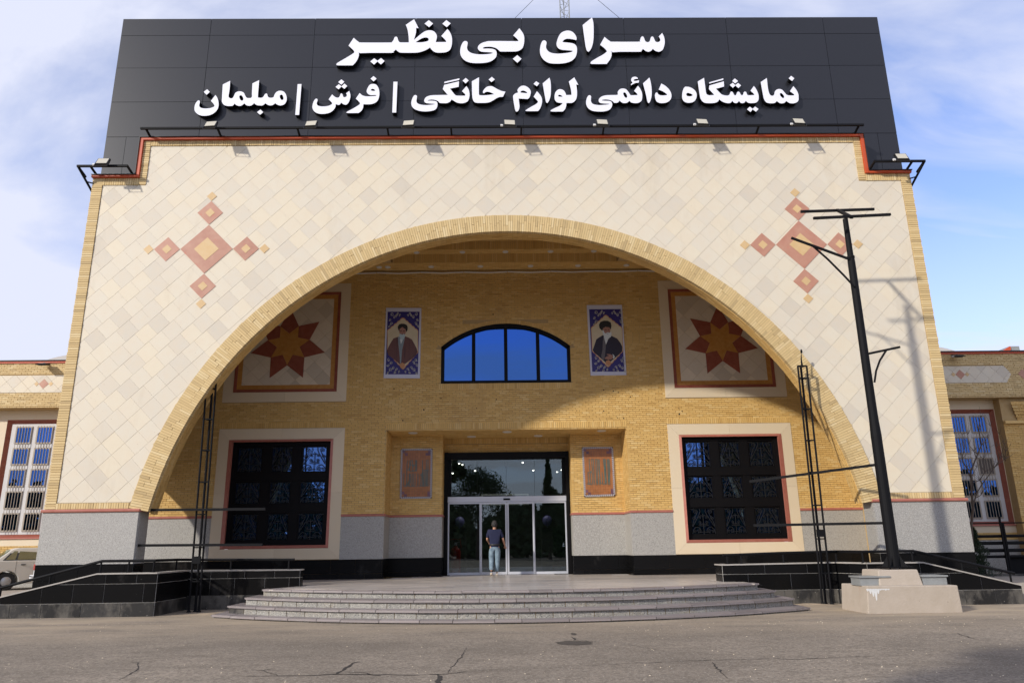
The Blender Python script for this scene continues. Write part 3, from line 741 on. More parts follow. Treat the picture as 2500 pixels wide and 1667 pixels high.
def frame_parts(name, mt, parent, x0, x1, z0, z1, X0, X1, Z0, Z1, y, d0, d1, cuts=2, g=0.002):
    "mitred frame out of separate stones"
    inn = [Vector((x0, z0)), Vector((x1, z0)), Vector((x1, z1)), Vector((x0, z1))]; out = [Vector((X0, Z0)), Vector((X1, Z0)), Vector((X1, Z1)), Vector((X0, Z1))]
    for i in range(4):
        j = (i+1) % 4
        for k in range(cuts):
            ta, tb = k/cuts, (k+1)/cuts
            A, Bq = inn[i].lerp(inn[j], ta), inn[i].lerp(inn[j], tb); D, Cq = out[i].lerp(out[j], ta), out[i].lerp(out[j], tb)
            if k > 0: D = Vector(D); 
            e = (Bq-A).normalized()*g; m = MB(); b = 0
            if k > 0:
                # square joints except at the corners
                if i % 2 == 0: D = Vector((A.x, D.y))
                else: D = Vector((D.x, A.y))
            if k < cuts-1:
                if i % 2 == 0: Cq = Vector((Bq.x, Cq.y))
                else: Cq = Vector((Cq.x, Bq.y))
            A, Bq, D, Cq = A+e, Bq-e, D+e, Cq-e
            m.v += [(A.x, y-d0, A.y), (Bq.x, y-d0, Bq.y), (Cq.x, y-d1, Cq.y), (D.x, y-d1, D.y), (A.x, y, A.y), (Bq.x, y, Bq.y), (Cq.x, y, Cq.y), (D.x, y, D.y)]
            for f in ((0, 1, 2, 3), (0, 4, 5, 1), (2, 6, 7, 3), (1, 5, 6, 2), (3, 7, 4, 0), (4, 7, 6, 5)): m.f.append(f); m.m.append(0)
            m.build(name, mt, parent)

# scroll grille, drawn once in a unit cell (-.5..+.5)
def spiral(cx, cz, r0, turns, start, dirn=1, n=16, r1=0.015):
    return [(cx+(r0+(r1-r0)*i/n)*math.cos(start+dirn*2*math.pi*turns*i/n), cz+(r0+(r1-r0)*i/n)*math.sin(start+dirn*2*math.pi*turns*i/n)) for i in range(n+1)]
def ribbon(m, pts, w, y0, y1, mi=0):
    for a, b in zip(pts, pts[1:]):
        d = Vector((b[0]-a[0], b[1]-a[1]))
        if d.length < 1e-5: continue
        d.normalize(); n = Vector((-d.y, d.x))*w/2; e = d*w*0.3
        m.prism([(a[0]-n.x-e.x, a[1]-n.y-e.y), (b[0]-n.x+e.x, b[1]-n.y+e.y), (b[0]+n.x+e.x, b[1]+n.y+e.y), (a[0]+n.x-e.x, a[1]+n.y-e.y)], 'y', y0, y1, mi=mi)
def grille_mesh(w, h, steps=16):
    m = MB(); L = []
    for s in (-1, 1):
        def mir(p): return [(s*x, z) for x, z in p]
        L.append(mir([(-0.46, -0.20), (-0.40, 0.0), (-0.30, 0.20), (-0.22, 0.36)]+spiral(-0.31, 0.36, 0.09, 1.4, 0, 1, steps)))
        L.append(mir([(-0.44, -0.20), (-0.30, 0.02), (-0.16, 0.24), (-0.10, 0.38), (-0.12, 0.46)]))
        L.append(mir(spiral(-0.38, 0.12, 0.075, 1.3, 1.2, -1, steps)))
        L.append(mir([(-0.47, -0.47), (-0.42, -0.32), (-0.32, -0.22), (-0.20, -0.24), (-0.12, -0.34)]+spiral(-0.20, -0.36, 0.08, 1.4, 0.2, -1, steps)))
        L.append(mir([(-0.02, -0.10), (-0.10, -0.12), (-0.18, -0.10)]+spiral(-0.15, -0.04, 0.06, 1.3, -1.8, 1, steps)))
        L.append(mir([(0, 0.18), (-0.06, 0.22), (-0.12, 0.20)]+spiral(-0.13, 0.14, 0.05, 1.2, 1.5, 1, steps)))
        L.append(mir(spiral(-0.36, -0.40, 0.06, 1.2, 0.5, 1, steps)))
        L.append(mir([(-0.5, 0.47), (-0.42, 0.44), (-0.36, 0.48)]))
    L.append([(-0.2, -0.16), (0, -0.18), (0.2, -0.16)]); L.append([(0, -0.49), (0, 0.28)]); L.append([(-0.25, -0.44), (0, -0.40), (0.25, -0.44)])
    for p in L: ribbon(m, [(x*w, z*h) for x, z in p], 0.016, -0.008, 0.008)
    return m.mesh('scroll_grille', [M['iron']], fix=False)
GM = None
def big_window(s):
    global GM
    cx = s*7.49
    # surround stones, moulding
    X0, X1 = sorted((s*WX0, s*WX1)); x0, x1 = sorted((s*5.79, s*9.26)); i0, i1 = sorted((s*5.87, s*9.13))
    frame_parts('surround_stone', M['frame'], B, x0, x1, 1.70, 5.22, X0, X1, WZ0, WZ1, YB, 0.055, 0.035, cuts=2)
    w = bpy.data.objects.new('window', MB().mesh('w', [M['bframe']])) if False else None
    m = MB(); frame4(m, i0, i1, 1.80, 5.14, x0, x1, 1.705, 5.215, YB, 0.09, 0.06)
    m.build('window_moulding', M['mould'], B)
    m = MB()      # jamb linings + outer frame
    m.box(i0, i1, YB, YB+0.24, 1.72, 1.80); m.box(i0, i1, YB, YB+0.24, 5.14, 5.22)
    a, b = i0, i1; m.box(a-0.08, a, YB, YB+0.24, 1.72, 5.22); m.box(b, b+0.08, YB, YB+0.24, 1.72, 5.22)
    fy = YB+0.05
    m.box(a, a+0.13, fy, fy+0.16, 1.80, 5.14); m.box(b-0.13, b, fy, fy+0.16, 1.80, 5.14)
    m.box(a+0.13, b-0.13, fy, fy+0.16, 1.80, 1.94); m.box(a+0.13, b-0.13, fy, fy+0.16, 5.02, 5.14)
    W_ = m.build('window', M['bframe'], B)
    # grid: three columns, three rows
    gx0, gx1, gz0, gz1 = a+0.13, b-0.13, 1.94, 5.02
    cw = (gx1-gx0)/3; rh = (gz1-gz0)/3
    for k in (1, 2):
        x = gx0+cw*k; MB().box(x-0.135, x+0.135, fy+0.02, fy+0.12, gz0, gz1).build('mullion', M['bframe'], W_)
        z = gz0+rh*k; MB().box(gx0, gx1, fy+0.0, fy+0.13, z-0.13, z+0.13).build('transom', M['bframe'], W_)
    pw, ph = cw-0.27, rh-0.26
    if GM is None: GM = grille_mesh(pw*1.02, ph*1.02)
    for i in range(3):
        for j in range(3):
            px0 = gx0+cw*i+(0.0 if i == 0 else 0.135); px1 = gx0+cw*(i+1)-(0.0 if i == 2 else 0.135)
            pz0 = gz0+rh*j+(0.0 if j == 0 else 0.13); pz1 = gz0+rh*(j+1)-(0.0 if j == 2 else 0.13)
            mm = MB(); mm.box(px0, px1, fy+0.11, fy+0.118, pz0, pz1); mm.build('pane', M['darkglass'], W_)
            mm = MB(); fr = 0.05
            mm.box(px0, px0+fr, fy+0.05, fy+0.10, pz0, pz1); mm.box(px1-fr, px1, fy+0.05, fy+0.10, pz0, pz1)
            mm.box(px0+fr, px1-fr, fy+0.05, fy+0.10, pz0, pz0+fr); mm.box(px0+fr, px1-fr, fy+0.05, fy+0.10, pz1-fr, pz1)
            mm.build('casement', M['bframe'], W_)
            o = bpy.data.objects.new('grille', GM); C.objects.link(o); o.parent = W_; o.location = ((px0+px1)/2, fy+0.04, (pz0+pz1)/2)
            o.scale = ((px1-px0-0.06)/(pw*1.02), 1, (pz1-pz0-0.06)/(ph*1.02))
    MB().box(a-0.1, b+0.1, YB+0.6, YB+0.65, 1.6, 5.3).build('window_backing', M['inside'], B)
for s in (-1, 1): big_window(s)

def star_panel(s):
    X0, X1 = sorted((s*SX0, s*SX1)); x0, x1 = sorted((s*5.77, s*9.27)); cx, cz = s*7.515, 8.50
    frame_parts('surround_stone', M['frame'], B, x0, x1, 6.825, 10.40, X0, X1, SZ0, SZ1, YB, 0.045, 0.035, cuts=2)
    frame_parts('red_stone_strip', M['redstone'], B, x0+0.10, x1-0.10, 6.925, 10.30, x0, x1, 6.83, 10.395, YB, 0.05, 0.06, cuts=1)
    frame_parts('amber_stone_strip', M['starY'], B, x0+0.25, x1-0.25, 7.075, 10.15, x0+0.10, x1-0.10, 6.925, 10.30, YB, 0.02, 0.028, cuts=1)
    # diagonal field tiles
    a, b, c, d = x0+0.25, x1-0.25, 7.075, 10.15
    T = 0.44; rr = random.Random(9)
    star = [(cx+R_*math.sin(2*math.pi*k/14), cz+R_*math.cos(2*math.pi*k/14)) for k in range(14) for R_ in [(1.31 if k % 2 == 0 else 0.74)]]
    h = T/math.sqrt(2)
    i = -12
    for iu in range(-12, 13):
        for iv in range(-12, 13):
            px, pz = cx+(iu+iv)*h/1.0, cz+(iu-iv)*h
            P = [(px-h+0.004, pz), (px, pz-h+0.004), (px+h-0.004, pz), (px, pz+h-0.004)]
            P = clip(P, 1, 0, b); P = P and clip(P, -1, 0, -a); P = P and clip(P, 0, 1, d); P = P and clip(P, 0, -1, -c)
            if len(P) < 3 or area(P) < 0.003: continue
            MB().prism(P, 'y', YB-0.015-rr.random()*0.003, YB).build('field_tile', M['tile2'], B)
    for k in range(7):
        t = 2*math.pi*k/7
        def pt(R_, a_): return (cx+R_*math.sin(a_), cz+R_*math.cos(a_))
        hs = math.pi/7
        kite = [pt(1.305, t), pt(0.735, t+hs), pt(0.405, t), pt(0.735, t-hs)]
        MB().prism(kite, 'y', YB-0.030, YB-0.01).build('red_star_point', M['redstone'], B)
        wedge = [pt(0.0, 0), pt(0.40, t), pt(0.728, t+hs), pt(0.40, t+2*hs)]
        MB().prism(wedge, 'y', YB-0.028, YB-0.01).build('amber_star_wedge', M['starY'], B)
for s in (-1, 1): star_panel(s)

def arch_window():
    y = YB+0.02; m = MB(); r = (AWX**2+(AWT-AWS)**2)/(2*(AWT-AWS)); c = AWT-r; a0 = math.acos(AWX/r); n = 28
    for i in range(n):
        A = a0+(math.pi-2*a0)*i/n; A2 = a0+(math.pi-2*a0)*(i+1)/n
        m.prism([(q*math.cos(t), c+q*math.sin(t)) for q, t in ((r-0.13, A), (r-0.13, A2), (r, A2), (r, A))], 'y', y-0.05, y+0.1)
    for s in (-1, 1):
        a, b = sorted((s*(AWX-0.11), s*AWX)); m.box(a, b, y-0.05, y+0.1, AWZ0, AWS)
    m.box(-AWX+0.11, AWX-0.11, y-0.05, y+0.1, AWZ0, AWZ0+0.09)
    w = m.build('arched_window', M['bframe'], B)
    def top(x): return c+math.sqrt(r*r-x*x)-0.10
    xs = [-AWX+0.1, -1.115, 0.0, 1.115, AWX-0.1]
    for x in xs[1:4]: MB().box(x-0.06, x+0.06, y-0.035, y+0.08, AWZ0+0.09, top(x)+0.02).build('mullion', M['bframe'], w)
    for p, q in zip(xs, xs[1:]):
        P = [(p, AWZ0+0.05), (q, AWZ0+0.05)]+[(q+(p-q)*i/8, top(q+(p-q)*i/8)) for i in range(9)]
        # each leaf sits at a hair's different angle, as real panes do
        d = random.uniform(-0.004, 0.004)
        mm = MB(); mm.prism(P, 'y', y+0.03+d, y+0.036+d); mm.build('pane', M['blueglass'], w)
    MB().box(-2.4, 2.4, YB+0.6, YB+0.65, 6.9, 9.4).build('window_backing', M['inside'], B)
arch_window()

def ceiling():
    z1, z2, z3 = 11.2, 11.52, 11.83
    m = MB()
    def ring(x0, x1, y0, y1, X0, X1, Y0, Y1, z):
        for q in ((X0, x0, Y0, Y1), (x1, X1, Y0, Y1), (x0, x1, Y0, y0), (x0, x1, y1, Y1)):
            m.box(q[0], q[1], q[2], q[3], z, z+0.02)
    ring(-3.9, 3.9, 21.2, 24.25, -11.7, 11.7, YF+0.7, YB, z1)
    ring(-3.5, 3.5, 21.6, 23.85, -3.9, 3.9, 21.2, 24.25, z2)
    m.box(-3.5, 3.5, 21.6, 23.85, z3, z3+0.02)
    for (x0, x1, y0, y1, za, zb) in ((-3.9, 3.9, 21.2, 24.25, z1, z2), (-3.5, 3.5, 21.6, 23.85, z2, z3)):
        m.box(x0, x1, y1, y1+0.02, za, zb); m.box(x0, x1, y0-0.02, y0, za, zb); m.box(x0-0.02, x0, y0, y1, za, zb); m.box(x1, x1+0.02, y0, y1, za, zb)
    m.build('portico_ceiling', M['mortar'], B)
    m = MB(); rr = random.Random(2)
    def soffit(x0, x1, y0, y1, z):
        y = y0; k = 0
        while y < y1-0.02:
            x = x0-0.1*(k % 2)
            while x < x1:
                a, b = max(x, x0), min(x+0.215, x1)
                if b-a > 0.03: m.box(a, b, y, min(y+0.058, y1), z-0.012-rr.random()*0.004, z)
                x += 0.228
            y += 0.07; k += 1
    soffit(-9, 9, 24.25, YB-0.02, z1); soffit(-3.9, 3.9, 23.85, 24.24, z2); soffit(-3.5, 3.5, 22.2, 23.84, z3)
    soldiers(m, -3.9, 3.9, z1, z2-0.01, 24.25, t=0.012); soldiers(m, -3.5, 3.5, z2, z3-0.01, 23.85, t=0.012)
    m.build('ceiling_brick', M['brick'], B, kind='stuff')
    def down(x, y, z, r=0.085):
        m = MB(); m.lathe((x, y, z-0.03), [(r*1.0, 0.0), (r*1.15, 0.012), (r*1.2, 0.03)], 16); m.build('downlight', M['conduit'], B, smooth=False)
    for px in (926, 947, 1053, 1173, 1295, 1411, 1529): down(at(px, 643, 24.6).x, 24.6, z1-0.012)
    for px in (1017, 1129, 1234, 1344, 1450): down(at(px, 614, 24.05).x, 24.05, z2-0.012)
    for px, py, y in ((1008, 1058, 25.45), (1151, 1071, 26.5), (1238, 1056, 25.45), (1314, 1069, 26.5), (1469, 1052, 25.45)):
        down(at(px, py, y).x, y, 5.465, 0.135)
    xs = [-4.6, -3.0, -1.45, 0.15, 1.7, 3.2, 4.8]
    x = -6.1
    while x < 6:
        b = x+1.55; m = MB(); za = 11.085
        m.tube([(x, YB-0.06, za+0.02), ((x+b)/2, YB-0.06, za-0.012), (b-0.02, YB-0.06, za+0.015)], 0.026, 8); m.build('conduit', M['conduit'], B); x = b
ceiling()

def doorway():
    y = 27.0; D = B
    m = MB()
    m.box(-2.22, -2.10, y-0.16, y+0.1, PZ, 4.95); m.box(2.10, 2.22, y-0.16, y+0.1, PZ, 4.95); m.box(-2.10, 2.10, y-0.16, y+0.1, 4.70, 4.93)
    m.box(-2.10, -1.98, y, y+0.08, 3.4, 4.7); m.box(1.98, 2.10, y, y+0.08, 3.4, 4.7)
    d = m.build('entrance_door', M['bframe'], B)
    MB().box(-2.10, 2.10, y-0.06, y+0.08, 3.20, 3.385).build('door_header', M['alu'], d)
    MB().box(-0.13, 0.11, y-0.085, y-0.06, 3.255, 3.315).build('motion_sensor', M['bframe'], d)
    for (a, b) in ((-2.09, -0.93), (0.92, 2.09)):                  # fixed leaves
        m = MB(); w = 0.05
        m.box(a, a+w, y-0.03, y+0.02, PZ+0.01, 3.195); m.box(b-w, b, y-0.03, y+0.02, PZ+0.01, 3.195); m.box(a+w, b-w, y-0.03, y+0.02, 3.14, 3.195); m.box(a+w, b-w, y-0.03, y+0.02, PZ+0.01, PZ+0.09)
        m.build('door_leaf_frame', M['alu'], d)
        MB().box(a+w, b-w, y-0.008, y, PZ+0.09, 3.14).build('door_pane', M['doorglass'], d)
    for (a, b) in ((-0.95, -0.015), (0.0, 0.945)):                 # sliding leaves
        m = MB(); w = 0.055; f = y-0.055
        m.box(a, a+w, f-0.02, f+0.02, PZ+0.012, 3.19); m.box(b-w, b, f-0.02, f+0.02, PZ+0.012, 3.19); m.box(a+w, b-w, f-0.02, f+0.02, 3.12, 3.19); m.box(a+w, b-w, f-0.02, f+0.02, PZ+0.012, PZ+0.10)
        m.build('door_leaf_frame', M['alu'], d)
        MB().box(a+w, b-w, f-0.006, f+0.002, PZ+0.10, 3.12).build('door_pane', M['doorglass'], d)
    xs = [-1.98, -1.06, -0.02, 0.99, 1.98]
    for a, b in zip(xs, xs[1:]): MB().box(a+0.004, b-0.004, y+0.03, y+0.04, 3.39, 4.70).build('transom_pane', M['doorglass'], d)
    # the hall behind the glass
    m = MB(); m.box(-5, 5, y+9, y+9.1, PZ, 5.4); m.box(-5.1, -5, y+0.2, y+9, PZ, 5.4); m.box(5, 5.1, y+0.2, y+9, PZ, 5.4); m.box(-5, 5, y+0.2, y+9, 5.35, 5.45)
    m.box(-5, -2.25, y+0.22, y+0.3, PZ, 5.4); m.box(2.25, 5, y+0.22, y+0.3, PZ, 5.4); m.box(-2.3, 2.3, y+0.22, y+0.3, 4.9, 5.4)
    m.build('hall_interior', M['inside'], B)
    MB().box(-5, 5, y+0.1, y+9, PZ-0.02, PZ-0.005).build('hall_floor', M['insfloor'], B)
    for (px, py, Yd) in ((1105, 1156, 29.5), (1160, 1150, 29.5), (1302, 1149, 29.5), (1360, 1153, 29.5), (1276, 1130, 28.3), (1121, 1132, 28.6), (1129, 1135, 30.5), (1371, 1148, 30)):
        p = at(px, py, Yd); MB().lathe((p.x, Yd, p.z), [(0.028, 0), (0.032, 0.03)], 12).build('spot_lamp', M['spot'], B); MB().lathe((p.x, Yd, p.z+0.032), [(0.04, 0), (0.04, 0.08), (0.012, 0.085), (0.012, 5.35-p.z-0.035)], 10).build('lamp_stem', M['plastic'], B)
    al = bpy.data.lights.new('hall_lamp', 'AREA'); al.shape = 'RECTANGLE'; al.size = 4; al.size_y = 3; al.energy = 70; al.color = (1, 0.95, 0.86)
    ao = bpy.data.objects.new('hall_lamp', al); C.objects.link(ao); ao.location = (0, y+2.2, 5.28)
    m = MB()
    m.box(-1.05, 0.95, y+5, y+5.15, 3.35, 3.42); m.box(-1.05, 0.95, y+5, y+5.15, 3.75, 3.80); m.box(-1.05, -0.98, y+5, y+5.15, 3.42, 3.75); m.box(0.88, 0.95, y+5, y+5.15, 3.42, 3.75)
    m.build('inner_air_curtain', M['conduit'], B)
doorway()

def hall_things():
    def ext():
        t = thing('fire_extinguisher', 'large red fire extinguisher behind the left glass pane of the entrance', 'fire extinguisher')
        p = at(1112, 1395, 27.6)
        m = MB(); m.lathe((p.x, 27.6, PZ), [(0.17, 0.0), (0.18, 0.04), (0.18, 0.78), (0.15, 0.88), (0.06, 0.95), (0.05, 1.0)], 20); m.build('tank', M['red'], t, smooth=True)
        m = MB(); m.lathe((p.x, 27.6, PZ+1.0), [(0.05, 0), (0.055, 0.06), (0.03, 0.1)], 12); m.bar((p.x-0.02, 27.6, PZ+1.08), (p.x+0.14, 27.55, PZ+1.12), 0.03, 0.02); m.build('valve', M['alu'], t)
        m = MB(); m.tube([(p.x-0.2, 27.6, PZ), (p.x-0.24, 27.6, PZ+0.5), (p.x-0.22, 27.6, PZ+1.2), (p.x+0.16, 27.6, PZ+1.22), (p.x+0.2, 27.6, PZ+0.9)], 0.014, 6); m.build('trolley_frame', M['red'], t)
    ext()
    for sx, lab in ((-1, 'lilac balloon above a dark stand behind the left glass pane'), (1, 'lilac balloon behind the right fixed glass pane')):
        px, py = (1122, 1274) if sx < 0 else (1336, 1271)
        p = at(px, py, 29.5); t = thing('balloon', lab, 'balloon', 'balloons inside the entrance')
        prof = [(0.01, -0.21), (0.10, -0.17), (0.17, -0.08), (0.19, 0.02), (0.17, 0.11), (0.10, 0.18), (0.01, 0.21)]
        MB().lathe((p.x, 29.5, p.z), prof, 18).build('balloon_skin', M['balloon'], t, smooth=True)
        MB().lathe((p.x, 29.5, p.z-0.24), [(0.03, 0), (0.012, 0.03)], 8).build('balloon_knot', M['balloon'], t)
        st = thing('display_stand', 'dark display stand under the %s lilac balloon' % ('left' if sx < 0 else 'right'), 'stand', 'stands inside the entrance')
        m = MB(); m.box(p.x-0.25, p.x+0.25, 29.3, 29.7, PZ, p.z-0.30); m.build('stand_column', M['inside'], st)
        MB().box(p.x-0.3, p.x+0.3, 29.25, 29.75, p.z-0.30, p.z-0.25).build('stand_top', M['plastic'], st)
    p = at(1372, 1380, 28.2); t = thing('leaf_screen', 'tall artificial green leaf screen in a wooden trough behind the right glass', 'plant screen')
    m = MB(); rr = random.Random(6)
    for i in range(900):
        x = p.x-0.30+rr.random()*0.62; z = PZ+0.3+rr.random()*1.35; y = 28.2-rr.random()*0.06; s = 0.035+rr.random()*0.03; a = rr.random()*3
        m.poly([(x-s*math.cos(a), y, z-s*math.sin(a)), (x+s*0.4, y-0.03*rr.random(), z-s*0.3), (x+s*math.cos(a), y, z+s*math.sin(a)), (x-s*0.4, y-0.02, z+s*0.3)])
    m.build('leaves', M['leaf'], t, kind='stuff', fix=False)
    MB().box(p.x-0.30, p.x+0.34, 28.2, 28.3, PZ+0.28, PZ+1.68).build('backing', M['inside'], t)
    MB().box(p.x-0.32, p.x+0.36, 28.1, 28.4, PZ, PZ+0.27).build('trough', mat('wooden_trough', (0.16, 0.09, 0.04), 0.6), t)
hall_things()
# ------------------------------------------------------------------ coping, sign board and its letters
def coping():
    m = MB(); m2 = MB()
    y0 = YF-0.10
    def hor(x0, x1, z): m.box(x0, x1, y0, YF+0.4, z, z+0.075); m2.box(x0-0.02, x1+0.02, y0-0.03, YF+0.42, z+0.077, z+0.10)
    hor(-10.83, 10.83, 13.468)
    for s in (-1, 1):
        a, b = sorted((s*10.735, s*10.83)); m.box(a, b, y0, YF+0.35, 12.245, 13.466); a, b = sorted((s*10.832, s*10.85)); m2.box(a, b, y0-0.03, YF+0.35, 12.34, 13.54)
        a, b = sorted((s*10.835, s*12.11)); m.box(a, b, y0, YF+0.4, 12.245, 12.315); m2.box(a-0.0, b+0.02, y0-0.03, YF+0.42, 12.317, 12.34)
    m.build('orange_coping', M['orange'], B); m2.build('coping_cap', M['steel'], B)
coping()

SB = thing('sign_board', 'huge dark panelled sign board with two lines of white Persian lettering above the arch', 'sign')
YS = 20.35
def signboard():
    zt = 18.045; zb = 12.35
    zr = [at(285, y, YS).z for y in (88, 167, 250, 335)]
    rows = [zb]+sorted(zr)+[zt]
    xs = [at(500, 200, YS).x, at(760, 200, YS).x, at(1012, 200, YS).x, at(1276, 200, YS).x, at(1531, 200, YS).x, at(1787, 200, YS).x, at(2030, 200, YS).x]
    cols = [-12.11]+xs+[12.13]
    rr = random.Random(1)
    for j, (za, zb_) in enumerate(zip(rows, rows[1:])):
        cc = cols if j else [-12.11, at(305, 360, YS).x]+cols[1:-1]+[at(2147, 360, YS).x, 12.13]
        for xa, xb in zip(cc, cc[1:]):
            m = MB(); t = 0.03+rr.random()*0.004
            m.box(xa+0.006, xb-0.006, YS-t+0.03, YS+0.03, za+0.006, zb_-0.006); m.build('panel', M['acp'], SB)
    MB().box(-12.08, 12.10, YS+0.031, YS+0.06, 12.35, zt-0.02).build('joint_backing', M['joint'], SB)
    m = MB(); m.box(-12.09, 12.11, YS+0.062, 22.8, 12.27, zt-0.01); m.build('sign_body', M['acp'], SB)
signboard()

def smooth(tokens, sc, ox, oy):
    pts = []
    for t in tokens.split():
        cn = t.endswith('!'); x, y = t.rstrip('!').split(','); pts.append((ox+float(x)/sc, oy+float(y)/sc, cn))
    n = len(pts); out = []
    for i in range(n):
        p0, p1, p2, p3 = pts[i-1], pts[i], pts[(i+1) % n], pts[(i+2) % n]
        if p1[2]: p0 = p1
        if p2[2]: p3 = p2
        out.append((p1[0], p1[1]))
        if p1[2] and p2[2]: continue
        d = math.hypot(p2[0]-p1[0], p2[1]-p1[1])
        k = 3 if d > 5 else 2
        for j in range(1, k):
            t = j/k
            out.append(tuple(0.5*((2*p1[a])+(-p0[a]+p2[a])*t+(2*p0[a]-5*p1[a]+4*p2[a]-p3[a])*t*t+(-p0[a]+3*p1[a]-3*p2[a]+p3[a])*t**3) for a in (0, 1)))
    return out
def outline_object(name, loops, depth, yface, mats, parent):
    "curve-filled outline with holes turned into a solid: front face mats[0], returns mats[1]"
    cu = bpy.data.curves.new('tmp', 'CURVE'); cu.dimensions = '2D'; cu.fill_mode = 'BOTH'; cu.extrude = depth/2
    for lp in loops:
        s = cu.splines.new('POLY'); s.points.add(len(lp)-1)
        for q, p in zip(s.points, lp): q.co = (p[0], p[1], 0, 1)
        s.use_cyclic_u = True
    o = bpy.data.objects.new('tmp', cu); C.objects.link(o)
    me = bpy.data.meshes.new_from_object(o)
    bpy.data.objects.remove(o); bpy.data.curves.remove(cu)
    # (x, z, e) -> (x, yface + depth/2 - e, z)
    for v in me.vertices:
        x, z, e = v.co; v.co = (x, yface+depth/2-e, z)
    me.materials.clear()
    for m in mats: me.materials.append(m)
    for p in me.polygons:
        ys = [me.vertices[i].co.y for i in p.vertices]
        p.material_index = 0 if max(ys)-yface < 1e-4 else min(1, len(mats)-1)
    me.name = name
    ob = bpy.data.objects.new(name, me); C.objects.link(ob)
    if parent: ob.parent = parent
    return ob
